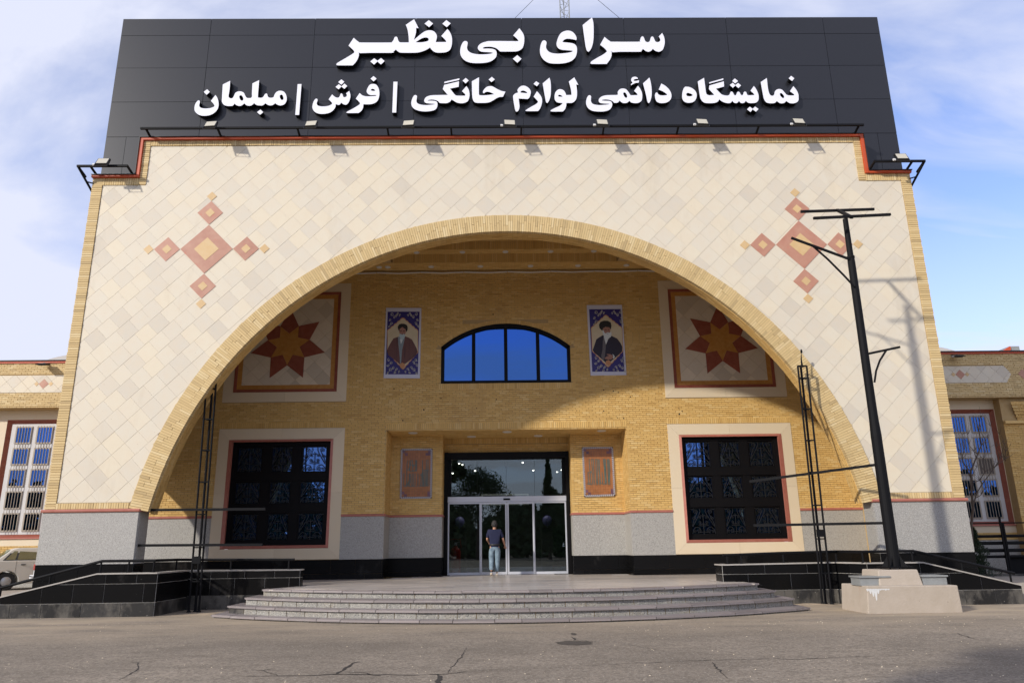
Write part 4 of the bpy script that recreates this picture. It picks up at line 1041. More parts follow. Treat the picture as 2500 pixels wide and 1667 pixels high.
LET = [
 (810, 35, ["420,455! 470,500 520,535 570,545 1100,545 1150,535 1180,500 1200,450 1230,432 1255,450 1275,510 1300,538 1340,543 1475,543! 1470,430 1455,320 1435,250 1415,208! 1575,100! 1662,272! 1615,265! 1612,350 1595,420 1572,495! 1650,430 1750,350 1830,315 1900,313 1960,335 2000,385 2013,430 2005,480 1990,537! 2185,535! 2190,520 2150,470 2095,422! 2213,287! 2260,345 2295,430 2303,510 2295,600 2265,680 2200,725 2120,738 2010,738 1950,715 1910,680 1880,640! 1800,690 1700,725 1600,740 1340,740 1280,725 1225,680! 1180,720 1130,743 545,743 518,735! 518,790 500,850 460,920 400,982! 115,982 90,965 100,940 200,880 320,810 400,760 430,735 420,700 380,660 320,605!",
   "1603,540! 1680,490 1740,460 1800,448 1845,462 1855,490 1840,515 1780,532 1700,542"]),
 (810, 35, ["1857,117! 1940,183! 1862,252! 1775,185!"]), (810, 35, ["2193,117! 2277,180! 2200,252! 2115,187!"]),
 (810, 35, ["810,847! 875,893! 943,843! 1012,900! 940,965! 873,908! 810,968! 737,908!"]),
 (1110, 35, ["1238,273! 1290,340 1325,410 1333,490 1322,590 1290,660 1220,705 1130,718 870,718! 830,680 780,648 700,628 620,627 560,635 540,650 560,662 650,660 730,668 780,690 803,735 800,800 770,850 700,900 600,930 450,940 300,930 190,885 125,810 105,730 115,640 145,560 180,522 215,517 247,540 245,590 237,650 260,705 320,745 420,768 520,772 620,768 700,757 730,745 700,735 600,728 520,722 470,700 443,655 460,600 520,555 600,530 700,517 1215,520! 1218,505 1180,460 1120,410!"]),
 (1110, 35, ["1198,787! 1280,857! 1200,933! 1113,857!"]),
 (1110, 35, ["2328,500! 2250,482 2170,472 2110,485 2065,525 2090,540 2180,548 2270,565 2320,600 2342,660 2335,760 2300,840 2220,905 2100,940 1960,950 1820,940 1720,890 1655,810 1632,720 1640,620 1665,540 1690,510 1725,505 1755,530 1757,570 1748,630 1765,680 1810,725 1880,750 1980,758 2100,750 2200,735 2262,712 2230,700 2130,692 2040,682 1980,650 1950,590 1958,520 1990,430 2040,360 2110,325 2190,318 2260,345 2310,400 2335,460"]),
 (1400, 35, ["355,65! 380,160 387,280 385,450 370,570 340,660 305,710 280,720 255,695 235,630 215,500 175,212!"]),
 (1400, 35, ["595,437! 650,485 710,525 750,530 1240,530 1270,515 1290,450 1320,428 1345,445 1370,510 1400,535 1440,535 1465,510 1480,450 1510,430 1535,450 1560,510 1590,535 1640,532 1662,505 1655,465 1632,432! 1697,363! 1735,440 1748,520 1740,600 1710,680 1670,710 1630,722 1570,705 1518,665! 1490,700 1440,722 1380,705 1330,665! 1300,705 1250,722 750,722 728,712! 730,790 700,870 635,955! 350,955 330,930 345,905 450,840 560,780 620,735 640,712 610,670 570,635 510,590!"]),
 (460, 180, ["800,140! 788,300 768,435 785,465 820,478 850,465 870,430 900,370 950,345 1010,345 1060,370 1090,430 1120,465 1160,470 1200,465 1218,430 1215,380 1225,190! 1355,127! 1330,435 1345,460 1390,465 1430,450 1460,400 1490,382 1510,400 1520,440 1545,460 1590,465 1630,450 1650,400 1690,350 1750,330 1810,340 1855,380 1880,450 1878,520 1840,585 1770,612 1710,600 1660,568! 1620,600 1570,612 1520,600 1475,570! 1420,610 1360,612 1310,605 1255,568! 1210,610 1150,618 1100,600 1070,570! 1020,612 960,620 910,600 885,575! 850,615 800,622 740,620 680,600 645,550 640,500 658,210!",
   "1010,415 1040,450 1052,490 1035,520 1000,510 978,470 975,430", "1790,405 1812,440 1820,480 1805,508 1775,500 1752,460 1750,420"]),
 (460, 180, ["1378,690! 1432,740! 1372,790! 1312,740!"]),
 (460, 180, ["517,412! 555,470 577,560 570,650 530,720 460,775 370,805 270,808 190,785 130,730 115,680 125,600 160,540 190,515 215,525 218,560 205,610 220,645 270,665 340,670 420,662 480,640 500,620 480,580 430,525!"]),
 (460, 180, ["358,302! 410,353! 348,408! 293,353!"]), (460, 180, ["2090,203! 2165,203! 2118,793! 2045,793!"]),
 (750, 180, ["478,400! 520,440 560,460 600,460 625,430 640,390 662,383 680,410 690,445 720,455 750,440 760,410 743,380! 805,333! 825,400 825,460 800,540 760,590 720,597 680,580 650,557! 620,597 580,597 545,583! 540,640 500,700 430,750 330,772 220,768 140,730 100,660 105,590 130,520 165,483 195,490 198,520 182,570 195,605 240,625 320,630 400,620 460,595 478,570 460,545 410,495!"]),
 (750, 180, ["653,113! 712,160! 653,215! 593,165!"]), (750, 180, ["605,205! 655,248! 712,193! 768,240! 712,295! 655,252! 600,303! 540,258!"]),
 (750, 180, ["1005,373! 1050,415 1110,435 1180,437 1320,428 1305,412 1220,415 1170,395 1137,345 1155,280 1200,215 1260,200 1320,215 1365,280 1382,370 1370,470 1330,540 1260,578 1180,590 1075,588! 1070,650 1040,710 985,755! 775,757 757,735 860,680 960,620 1010,580 990,540 930,480!", "1215,320 1235,298 1260,295 1290,310 1300,330 1255,333"]),
 (750, 180, ["1270,50! 1328,100! 1270,152! 1212,100!"]), (750, 180, ["1650,158! 1728,158! 1703,748! 1628,748!"]),
 (990, 180, ["1165,243! 1205,300 1225,380 1220,460 1190,530 1130,562 1060,570 980,555 920,520 882,497! 850,540 790,567 720,568 655,565! 620,530 560,505 490,500 435,510 430,520 480,520 560,525 600,545 613,580 605,640 570,690 500,715 390,727 280,718 190,690 130,640 110,570 125,490 160,425 190,412 220,430 215,480 210,530 230,570 290,595 380,605 470,600 540,592 560,583 500,578 430,572 380,560 358,520 380,465 440,430 540,415 810,410! 713,300! 740,218! 1025,150! 1018,255! 852,290! 900,350 950,410 1000,425 1140,425! 1145,405 1120,375 1080,340!"]),
 (990, 180, ["748,158! 1033,93! 1028,125! 738,190!"]), (990, 180, ["1153,85! 1210,135! 1150,190! 1092,138!"]),
 (990, 180, ["1408,72! 1405,385 1430,415 1500,418 1600,410 1700,397! 1620,360 1570,350 1530,358 1500,380 1480,360 1500,310 1550,260 1610,242 1670,250 1760,300 1840,335 1913,348! 1865,447! 1800,450 1740,475 1650,530 1560,560 1370,562 1320,545 1290,500 1275,400 1270,150!"]),
 (990, 180, ["1653,65! 1710,115! 1645,165! 1590,117!"]),
 (1240, 180, ["295,232 350,245 410,290 438,345 430,410 410,460 380,487 340,487 205,480! 215,560 222,630 210,690 185,725 160,730 140,700 120,600 98,450 115,405 150,378 195,362 182,330 200,285 245,245", "240,362 255,335 300,328 350,350 372,375 320,374 270,368"]),
 (1240, 180, ["555,340! 610,400 645,460 655,530 640,610 610,680 575,720! 360,720 345,700 440,640 530,590 575,545 550,505 492,445!"]),
 (1240, 180, ["542,148! 603,190! 555,245! 490,200!"]),
 (1240, 180, ["795,80! 815,150 823,250 820,400 800,490 770,550 750,565 730,545 715,480 665,190!"]),
 (1240, 180, ["1270,75! 1348,217! 1308,212! 1322,320 1320,440 1295,510 1240,558 1180,565 1120,563! 1115,620 1095,680 1050,728! 840,728 820,705 900,660 990,620 1045,570 1000,563 940,550 900,505 892,440 905,370 950,315 1010,300 1070,325 1105,380 1115,413! 1215,410! 1215,390 1205,300 1165,155!", "960,430 975,410 1000,410 1030,425 1043,443 1000,445 970,440"]),
 (1420, 180, ["1078,235! 1120,290 1155,370 1160,450 1145,520 1090,560 1020,567 950,555 912,520! 880,555 820,568 770,555 725,517! 700,550 670,562 620,562! 590,530 530,505 460,498 400,505 395,517 450,522 530,525 570,545 587,590 570,650 520,700 430,725 320,728 210,715 130,670 90,600 85,540 100,470 130,422 160,417 182,440 178,490 180,530 200,570 250,595 340,605 430,600 510,592 535,583 480,578 390,572 340,555 325,515 350,465 410,430 500,415 640,412 690,405 690,360 710,320 750,293 810,288 860,310 900,360 930,405 950,417 1070,412! 1060,385 1003,335!", "830,363 860,400 873,440 860,465 830,455 805,415 795,375"]),
 (1420, 180, ["1075,105! 1040,105 1005,115 993,128 1010,140 1040,142 1098,130! 1090,175 1040,180 990,200 945,228! 945,200 975,180 955,150 948,120 965,80 1010,62 1050,68 1075,90"]),
 (1420, 180, ["1298,78! 1325,180 1340,300 1340,420 1320,510 1295,560 1270,560 1250,500 1230,400 1175,190!"]),
 (1420, 180, ["1525,193! 1600,235 1670,300 1710,370 1720,440 1700,500 1650,545 1580,565 1500,565 1440,540 1410,480 1403,410 1420,370 1445,365 1470,400 1510,418 1570,420 1630,412 1630,395 1560,345 1475,310!"]),
 (1660, 180, ["120,253 190,262 260,300 305,350 322,410 310,480 270,535 210,558 140,560 80,535 45,480 42,400 60,310 90,262", "120,405 130,378 160,372 210,388 243,410 230,428 190,437 140,430"]),
 (1660, 180, ["462,83! 485,260 500,370 525,405 570,417 658,410! 555,300! 562,230! 840,150! 845,250! 690,292! 750,355 800,400 860,420 920,422 950,400 965,360 990,345 1015,365 1035,405 1060,422 1080,400 1095,360 1120,347 1145,365 1165,405 1190,418 1210,400 1220,360 1245,345 1270,360 1285,400 1315,417 1425,412! 1410,385 1350,330! 1415,240! 1460,300 1495,380 1508,440 1500,510 1460,555 1390,567 1310,562 1260,523! 1230,560 1190,568 1160,560 1130,523! 1100,560 1065,567 1030,555 1003,522! 970,560 920,568 850,555 800,530 752,495! 720,540 650,565 520,567 450,550 400,490 380,420 340,155!"]),
 (1660, 180, ["560,170! 832,93! 828,123! 560,195!"]), (1660, 180, ["1050,95! 1113,145! 1058,192! 1000,145!"]),
 (1660, 180, ["1010,178! 1060,223! 1112,180! 1170,230! 1118,280! 1062,230! 1012,275! 952,220!"]),
 (1660, 180, ["1338,635! 1393,677! 1440,632! 1505,680! 1453,733! 1393,686! 1350,737! 1283,685!"]),
 (1660, 180, ["1663,87! 1685,280 1710,380 1740,420 1780,425 1805,400 1815,350 1850,310 1905,297 1960,315 2010,370 2060,415 2180,420! 2185,400 2105,340! 2172,243! 2225,310 2262,380 2272,450 2265,520 2220,560 2150,572 2090,562 2035,525! 2000,560 1950,573 1900,560 1855,527! 1820,560 1780,570 1710,568 1650,550 1610,490 1590,410 1545,165!", "1935,372 1970,400 1995,440 1985,472 1960,465 1925,430 1912,390"]),
 (1660, 180, ["2128,45! 2190,92! 2148,145! 2080,95!"]),
]
def letters():
    D_ = 0.17; yf = YS-D_
    for ox, oy, loops in LET:
        L2 = []
        for lp in loops:
            w = [at(x, y, yf) for x, y in smooth(lp, 7.84, ox, oy)]
            L2.append([(p.x, p.z) for p in w])
        outline_object('letter', L2, D_, yf, [M['white'], M['ledge']], SB)
letters()

# ------------------------------------------------------------------ floodlights and their rails
def rails():
    def rail(label, x0, x1, z, ys, xb, brz, ):
        t = thing('floodlight_rail', label, 'lamp bracket')
        m = MB(); m.box(x0, x1, ys-0.03, ys+0.03, z-0.03, z+0.03); m.build('rail_bar', M['steel2'], t)
        for x in xb:
            m = MB(); m.bar((x, ys, z), (x, YF+0.05, brz), 0.05, 0.05); m.build('bracket_arm', M['steel2'], t)
        m = MB()
        n = 20; m.tube([(x0+0.2+(x1-x0-0.4)*i/n, ys+0.05, z+0.045+0.012*math.sin(i*1.9)) for i in range(n+1)], 0.012, 5); m.build('lamp_cable', M['steel2'], t)
    z = 13.655; ys = 19.60
    xb = [at(px, 322, 19.6).x for px in (355, 530, 725, 945, 1101, 1273, 1475, 1658, 1855, 2100)]
    rail('long black rail carrying seven floodlights along the foot of the sign', -10.7, 10.72, z+0.0, ys, xb, 13.52)
    m = MB(); m.box(-10.6, 10.6, YF-0.05, YF+0.0, 13.83, 13.86)
    rail('short black bracket rail at the left shoulder of the facade', -12.38, -10.92, 12.44, ys, (-12.36, -12.0, -10.94), 12.33)
    rail('short black bracket rail at the right shoulder of the facade', 10.86, 12.38, 12.45, ys, (10.88, 12.0, 12.36), 12.33)
    for s in (-1, 1):
        a, b = sorted((s*12.05, s*12.36)); m = MB()
        m.bar((s*12.36, ys, 12.44), (s*12.12, YF+0.1, 11.85), 0.045, 0.045); m.bar((s*12.05, YF-0.02, 12.08), (s*12.22, 19.85, 12.08), 0.03, 0.03)
        m.build('bracket_stay', M['steel2'], [o for o in THINGS if o.name.startswith('floodlight_rail')][1 if s < 0 else 2])
rails()
def floodlight_meshes():
    d = {}
    m = MB(); w, h = 0.17, 0.135; m.box(-w, w, -0.035, 0.03, -h, h)
    for i in range(7): m.box(-w+0.03+i*0.045, -w+0.042+i*0.045, 0.03, 0.055, -h+0.02, h-0.02)
    d['housing'] = m.mesh('housing', [M['steel']])
    m = MB(); m.box(-w+0.02, w-0.02, -0.042, -0.036, -h+0.02, h-0.02); d['lamp_glass'] = m.mesh('lamp_glass', [M['lens']])
    m = MB(); m.box(-w-0.02, -w-0.008, -0.02, 0.02, -h*1.5, 0.01); m.box(w+0.008, w+0.02, -0.02, 0.02, -h*1.5, 0.01); m.box(-w-0.02, w+0.02, -0.02, 0.02, -h*1.5-0.012, -h*1.5)
    d['yoke'] = m.mesh('yoke', [M['steel']])
    m = MB(); m.box(-w-0.10, -w-0.03, 0.0, 0.04, -h, -h+0.07); d['junction_box'] = m.mesh('junction_box', [M['conduit']])
    return d
FM = floodlight_meshes()
def flood(x, y, z, tilt, label, rz=0.0, jb=True, group='floodlights below the sign'):
    t = thing('floodlight', label, 'floodlight', group)
    for k in ('housing', 'lamp_glass', 'yoke')+(('junction_box',) if jb else ()):
        o = bpy.data.objects.new(k, FM[k]); C.objects.link(o); o.parent = t
    t.location = (x, y, z); t.rotation_euler = (tilt, 0, rz)
ORD = ['leftmost', 'second from left', 'third from left', 'middle', 'third from right', 'second from right', 'rightmost']
for i, px in enumerate((515, 760, 998, 1244, 1470, 1714, 1950)):
    p = at(px, 305+(-2 if i > 1 else 3), 19.38)
    flood(p.x, 19.38, 13.63, rad(-28), '%s of the seven black floodlights on the long rail' % ORD[i], rz=rad(-6 if i < 3 else 5), jb=i > 2)
flood(-11.55, 19.42, 12.47, rad(-28), 'black floodlight at the left shoulder of the facade')
flood(11.58, 19.42, 12.48, rad(-28), 'black floodlight at the right shoulder of the facade')

# ------------------------------------------------------------------ platform and steps
def steps():
    P0 = MB()
    pl = MB(); pl.box(-11.7, 11.7, 21.0, 27.1, G-0.2, PZ-0.03); pl.build('platform', M['dusty'], kind='structure')
    S = thing('entrance_steps', 'four curved steps of mauve stone treads and speckled granite risers before the entrance', 'steps')
    # (end x left, end y left, end x right, end y right, front y at the middle, tread height)
    rows = [(-6.95, 18.47, 6.85, 18.0, 16.05, 0.24), (-6.70, 18.8, 6.70, 18.55, 16.38, 0.41), (-6.39, 19.05, 6.39, 18.87, 16.85, 0.575), (-6.15, 19.6, 6.06, 19.07, 17.45, PZ)]
    def arc(r, n, inset=0.0):
        xa, ya, xb, yb, ym, z = r; out = []
        for i in range(n+1):
            t = i/n; x = xa+(xb-xa)*t; base = ya+(yb-ya)*t; u = 2*t-1
            y = base-((ya+yb)/2-ym)*(1-abs(u)**2.1)
            out.append((x, y+inset))
        return out
    rr = random.Random(8)
    for k, r in enumerate(rows):
        z = r[5]; zb = G if k == 0 else rows[k-1][5]
        n = 22; A = arc(r, n); depth = 0.9
        dl, dr = (0.62, 1.5), (-0.62, 1.5)
        # core
        body = [(x, y+0.05) for x, y in arc(r, n)]
        core = body+[(r[2]-0.75, 21.2), (r[0]+0.75, 21.2)]
        c = MB(); c.prism(core, 'z', zb-0.15, z-0.032); c.build('step_core', M['mortar'], S)
        # risers
        tt = [0]
        while tt[-1] < 1: tt.append(tt[-1]+rr.choice((0.027, 0.035, 0.042, 0.03)))
        tt[-1] = 1
        def pos(t, off):
            i = min(int(t*n), n-1); f = t*n-i; a = A[i]; b = A[i+1]; return (a[0]+(b[0]-a[0])*f, a[1]+(b[1]-a[1])*f+off)
        for ta, tb in zip(tt, tt[1:]):
            a, b = pos(ta+0.0006, 0), pos(tb-0.0006, 0); o = 0.035-rr.random()*0.004
            m = MB(); m.prism([(a[0], a[1]+o), (b[0], b[1]+o), (b[0], b[1]+0.06), (a[0], a[1]+0.06)], 'z', zb-0.05, z-0.044)
            m.build('riser_tile', M['dusty'] if (k == 1 and ta == 0) else M['riser'], S)
        # treads with a double nosing
        tt = [0]
        while tt[-1] < 1: tt.append(tt[-1]+rr.choice((0.04, 0.05, 0.062, 0.07)))
        tt[-1] = 1
        for ta, tb in zip(tt, tt[1:]):
            o = rr.random()*0.012; dz = rr.random()*0.004
            a, b = pos(ta+0.0005, 0), pos(tb-0.0005, 0); m = MB(); w = 1.0 if k < 3 else 0.34
            L_ = lambda p, d: (p[0]*(1-0.0*d), p[1]+d)
            m.prism([L_(a, -0.012-o), L_(b, -0.012-o), L_(b, w), L_(a, w)], 'z', z-0.022+dz, z+dz)
            m.prism([L_(a, -0.028-o), L_(b, -0.028-o), L_(b, w*.4), L_(a, w*.4)], 'z', z-0.044+dz, z-0.022+dz)
            m.build('tread_slab', M['tread'], S)
        # side edges
        for s, e, d in ((-1, A[0], dl), (1, A[-1], dr)):
            q = (e[0]+d[0]*0.85, e[1]+d[1]*0.85); m = MB(); ox = 0.03*s
            m.prism([(e[0]+ox, e[1]), (q[0]+ox, q[1]), (q[0]-s*0.3, q[1]), (e[0]-s*0.3, e[1])], 'z', z-0.034, z-0.001); m.build('tread_slab', M['tread'], S)
            m = MB(); m.prism([(e[0]-0.02*s, e[1]+0.04), (q[0]-0.02*s, q[1]), (q[0]-s*0.1, q[1]), (e[0]-s*0.1, e[1]+0.04)], 'z', zb-0.1, z-0.035); m.build('riser_tile', M['dusty'], S)
    # platform paving between the top tread and the door
    A = arc(rows[3], 40)
    m = MB(); L_, W_ = 1.2, 0.45; y = 17.6; k = 0
    def front(x):
        if x < A[0][0] or x > A[-1][0]: return 20.95
        for a, b in zip(A, A[1:]):
            if a[0] <= x <= b[0]: return a[1]+0.335
        return 21
    while y < 27.05:
        x = -11.6+(k % 2)*0.6
        while x < 11.6:
            xb = min(x+L_, 11.6); yb = min(y+W_, 27.05)
            xo = x
            if y < 20.9:
                lim = 5.95-0.38*max(0, y-19.4)
                x, xb2 = max(x, -lim), min(xb, lim)
                if xb2-x < 0.05: x = xb; continue
                xbn = xb; xb = xb2
            else: xbn = xb
            fa, fb = max(front(x+0.01), y), max(front(xb-0.01), y)
            if yb > 26.1 and (xb > 2.2 or x < -2.2): yb = min(yb, 26.15)
            if yb > 24.9 and (xb > 4.0 or x < -4.0): yb = min(yb, 24.95)
            if fa < yb-0.02 or fb < yb-0.02:
                m.prism([(x+0.003, min(fa, yb-0.01)), (xb-0.003, min(fb, yb-0.01)), (xb-0.003, yb-0.003), (x+0.003, yb-0.003)], 'z', PZ-0.03, PZ+rr.random()*0.002)
            x = xbn
        y += W_; k += 1
    m.build('paving_slabs', M['paver'], S, kind='stuff')
    core = [(x, y+0.1) for x, y in A]+[(5.6, 21.2), (-5.6, 21.2)]
    MB().prism(core, 'z', 0.3, PZ-0.031).build('step_core', M['mortar'], S)
steps()

# ------------------------------------------------------------------ black granite ramp walls
def wall_run(parent, a, b, ztop_a, ztop_b, rows, widths, t=0.22, seed=1, zbot=None, mt='dusty', endcap=True, slope=None, topmt='black'):
    """upright wall from plan point a to b, face on the right of travel; slope = (s0, z at end) lowers the top past distance s0"""
    rr = random.Random(seed); A = Vector(a); Bv = Vector(b); d = (Bv-A); Ln = d.length; d.normalize(); n = Vector((d.y, -d.x))
    zbot = G-0.05 if zbot is None else zbot
    def top(s):
        if slope:
            s0, ze, s1 = slope
            lo, hi = min(s0, s1), max(s0, s1)
            if lo <= s <= hi: return ztop_a+(ze-ztop_a)*abs(s-s0)/abs(s1-s0)
            if (s1 > s0 and s > s1) or (s1 < s0 and s < s1): return ze
            return ztop_a
        return ztop_a+(ztop_b-ztop_a)*s/Ln
    def P3(s, z, off): return (A.x+d.x*s+n.x*off, A.y+d.y*s+n.y*off, z)
    def ex(poly, o0, o1, mt, name):
        m = MB(); k = len(poly); m.v = [P3(s, z, o1) for s, z in poly]+[P3(s, z, o0) for s, z in poly]
        m.f = [tuple(range(k)), tuple(range(2*k-1, k-1, -1))]+[(i, k+i, k+(i+1) % k, (i+1) % k) for i in range(k)]; m.m = [0]*len(m.f)
        return m.build(name, mt, parent)
    outline = [(0, zbot), (Ln, zbot), (Ln, top(Ln)-0.03)]
    if slope:
        for s in sorted({slope[0], slope[2]}, reverse=True):
            if 0 < s < Ln: outline.append((s, top(s)-0.03))
    outline.append((0, top(0)-0.03))
    ex(outline, -t, -0.004, M['whitegrout'], 'wall_core')
    for ri, (za, zb) in enumerate(rows):
        s = 0
        while s < Ln-0.02:
            w = rr.choice(widths); e = min(s+w, Ln)
            if Ln-e < 0.2: e = Ln
            poly = [(s+0.008, za+0.008), (e-0.008, za+0.008), (e-0.008, zb-0.008), (s+0.008, zb-0.008)]
            if slope:
                s0, ze, s1 = slope; k = (ze-ztop_a)/abs(s1-s0); sg = 1 if s1 > s0 else -1
                # z <= ztop_a-0.035 + k*sg*(s-s0)
                if sg*(e-s0) > 0 or sg*(s-s0) > 0: poly = clip(poly, -k*sg, 1, ztop_a-0.035-k*sg*s0)
            if len(poly) >= 3 and area(poly) > 0.003:
                ex(poly, -0.003, 0.012+rr.random()*0.004, M[topmt] if ri > 0 else M[mt], 'black_granite_tile')
            s = e
    pts = [0]+([x for x in sorted((slope[0], slope[2])) if 0 < x < Ln] if slope else [])+[Ln]
    for sa, sb in zip(pts, pts[1:]):
        za, zb = top(sa+0.001), top(sb-0.001)
        m = MB(); off = [(0.03, -0.03), (0.03, 0), (-t-0.02, 0), (-t-0.02, -0.03)]
        m.v = [P3(sa, za+dz, o) for o, dz in off]+[P3(sb, zb+dz, o) for o, dz in off]
        m.f = [(0, 1, 2, 3), (7, 6, 5, 4), (0, 4, 5, 1), (1, 5, 6, 2), (2, 6, 7, 3), (3, 7, 4, 0)]; m.m = [0]*6
        m.build('coping_stone', M['coping'], parent)
    return P3, top
def handrail(parent, pts, posts, r=0.036):
    m = MB(); m.tube(pts, r, 10); m.build('handrail', M['steel2'], parent)
    for (p, zb) in posts:
        m = MB(); m.tube([(p[0], p[1], zb), (p[0], p[1], p[2])], 0.024, 8); m.lathe((p[0], p[1], zb), [(0.05, 0), (0.05, 0.012)], 10); m.build('rail_post', M['steel2'], parent)
def ramps():
    # left
    Rl = thing('ramp_wall', 'black granite ramp wall with handrail left of the steps, partly dusty grey', 'wall')
    yA = 19.14; zt = at(383, 1396.6, yA).z; r1 = at(375, 1422.8, yA).z; r2 = at(375, 1469.4, yA).z
    xs = at(238, 1397, yA).x; pe = at(0, 1456, yA); xe = pe.x
    x0 = -14.6; ze = pe.z-(xe-x0)*(zt-pe.z)/(xs-xe)
    ln = -8.60-x0
    wall_run(Rl, (x0, yA), (-8.60, yA), zt, zt, [(G-0.05, r2), (r2, r1), (r1, zt-0.03)], (0.95, 0.75, 0.6), seed=5, slope=(xs-x0, ze, 0))
    wall_run(Rl, (-8.60, yA+0.006), (-8.60, 21.0), zt, zt, [(G-0.05, r2), (r2, r1), (r1, zt-0.03)], (1.0,), seed=6)
    yB_ = 21.0; zb = at(724, 1389, yB_).z
    wall_run(Rl, (-8.80, yB_), (-5.62, yB_), zt, zb, [(G-0.05, r2+0.03), (r2+0.03, r1+0.02), (r1+0.02, zb-0.03)], (0.8, 0.65, 0.45), seed=7)
    wall_run(Rl, (-5.62, yB_), (-5.62, 21.3), zb, zb, [(PZ-0.3, r2+0.03), (r2+0.03, r1+0.02), (r1+0.02, zb-0.03)], (0.8,), seed=8)
    zr = 0.245
    P = [at(-40, 1445.4, yA+.1), at(0, 1434.7, yA+.1), at(250, 1369, yA+.1), at(377.5, 1367.7, yA+.1), at(439, 1365.6, 21.1), at(719, 1365.6, 21.1)]
    posts = []
    def topz(x): return zt if x > xs else zt+(x-xs)*(zt-pe.z)/(xs-xe)
    for px, y in ((3, yA+.1), (124, yA+.1), (248, yA+.1), (316, yA+.1), (377, yA+.1)):
        f = max(0, min(1, px/250)); py = 1434.7+(1369-1434.7)*f; p = at(px, py, y); posts.append((p, topz(p.x)))
    for px in (432, 565, 706): p = at(px, 1365.6, 21.1); posts.append((p, zt-0.01))
    handrail(Rl, P, posts)
    m = MB(); m.prism([(-15.0, G-0.1), (-9.0, G-0.1), (-9.0, PZ), (-11.3, PZ), (-15.0, 0.3)], 'y', yA+0.25, 19.95); m.build('ramp_slab', M['pave'], Rl)
    # right
    Rr = thing('ramp_wall', 'black granite ramp wall with handrail behind the concrete pole footing on the right', 'wall')
    Yb, Ya = 20.0, 18.95
    zt = at(2041, 1371, Yb).z; r1 = at(1785, 1401, Yb).z; r2 = at(1785, 1441, Yb).z
    wall_run(Rr, (5.48, 20.6), (5.48, Yb), zt-0.02, zt-0.02, [(PZ-0.3, r2), (r2, r1), (r1, zt-0.05)], (0.8,), seed=9)
    wall_run(Rr, (5.48, Yb), (8.38, Yb), zt-0.02, zt, [(G-0.05, r2), (r2, r1), (r1, zt-0.03)], (1.1, 0.9, 0.65), seed=10)
    wall_run(Rr, (8.38, Yb), (8.75, Ya), zt, zt, [(G-0.05, r2), (r2, r1), (r1, zt-0.03)], (0.55,), seed=11)
    e = at(2252, 1370, Ya); f = at(2492, 1426, Ya); ln = f.x-8.75
    wall_run(Rr, (8.75, Ya), (f.x, Ya), zt, zt, [(G-0.05, r2+0.0), (r2, r1), (r1, zt-0.03)], (0.75, 1.3, 1.0), seed=12, slope=(e.x-8.75, f.z, ln))
    wall_run(Rr, (f.x, Ya), (f.x, Ya+0.26), f.z, f.z, [(G-0.05, f.z-0.03)], (0.8,), seed=13)
    P = [at(1764, 1355, Yb+.1), at(1900, 1349.5, Yb+.1), at(2043, 1345.7, Yb+.1), at(2104, 1346.4, Ya+.1), at(2229, 1344.4, Ya+.1), at(2476.5, 1399, Ya+.1)]
    posts = []
    for px in (1774, 1808, 1911, 2040): p = at(px, 1350, Yb+.1); posts.append((Vector((p.x, p.y, P[0].z)), zt-0.02))
    for px, py in ((2104, 1346), (2225, 1344.5)): p = at(px, py, Ya+.1); posts.append((p, zt-0.01))
    for px, py in ((2346, 1370.5), (2465, 1396.5)):
        p = at(px, py, Ya+.1); posts.append((p, zt+(p.x-e.x)*(f.z-zt)/(f.x-e.x)))
    handrail(Rr, P, posts)
    m = MB(); m.prism([(13.0, G-0.1), (13.0, 0.3), (11.3, PZ), (9.0, PZ), (9.0, G-0.1)], 'y', Ya+0.25, 19.9); m.build('ramp_slab', M['pave'], Rr)
ramps()

# ------------------------------------------------------------------ lattice masts
def mast(label, x, y, ztop, tilt, bars, zcol):
    t = thing('lattice_mast', label, 'mast', 'black lattice masts before the arch')
    r = 0.13; L3 = [(-0.125, -0.02), (0.125, 0.0), (-0.03 if x < 0 else 0.03, 0.16)]
    top = Vector((x+tilt[0], y+tilt[1], ztop)); base = Vector((x, y, G))
    def pt(i, z):
        f = (z-G)/(ztop-G); c = base.lerp(top, f); k = 0.87; return Vector((c.x+L3[i][0]*k*1.15, c.y+L3[i][1], z))
    for i in range(3):
        m = MB(); m.tube([pt(i, G), pt(i, (G+ztop)/2), pt(i, ztop)], 0.027 if i < 2 else 0.033, 8); m.build('mast_leg', M['steel2'], t)
    z = G+0.75
    zs = []
    while z < ztop: zs.append(z); z += 0.84
    zs.append(ztop)
    for z in zs:
        m = MB()
        for i, j in ((0, 1), (1, 2), (2, 0)): m.bar(pt(i, z), pt(j, z), 0.02, 0.03)
        m.build('mast_rung', M['steel2'], t)
    c = base.lerp(top, 1.0)
    m = MB(); m.tube([c, c+Vector((0.0, 0, 0.18)), c+Vector((0.02, 0, 0.36))], 0.03, 8, r2=0.008); m.lathe(tuple(c+Vector((0.03, 0, 0.36))), [(0.02, 0), (0.032, 0.04), (0.02, 0.10)], 8); m.build('finial', M['steel2'], t)
    for a, b in bars:
        m = MB(); a = Vector(a); b = Vector(b); m.bar(a, b, 0.05, 0.065); m.build('cross_arm', M['steel2'], t)
    for i in range(3): MB().lathe(tuple(pt(i, G)), [(0.06, 0), (0.05, 0.02), (0.03, 0.06)], 10).build('foot_flange', M['steel2'], t)
    m = MB(); z0 = zcol; p = base.lerp(top, (z0-G)/(ztop-G)); m.box(p.x-0.10, p.x+0.10, y-0.1, y-0.04, z0-0.09, z0+0.09); m.build('clamp_plate', M['steel2'], t)
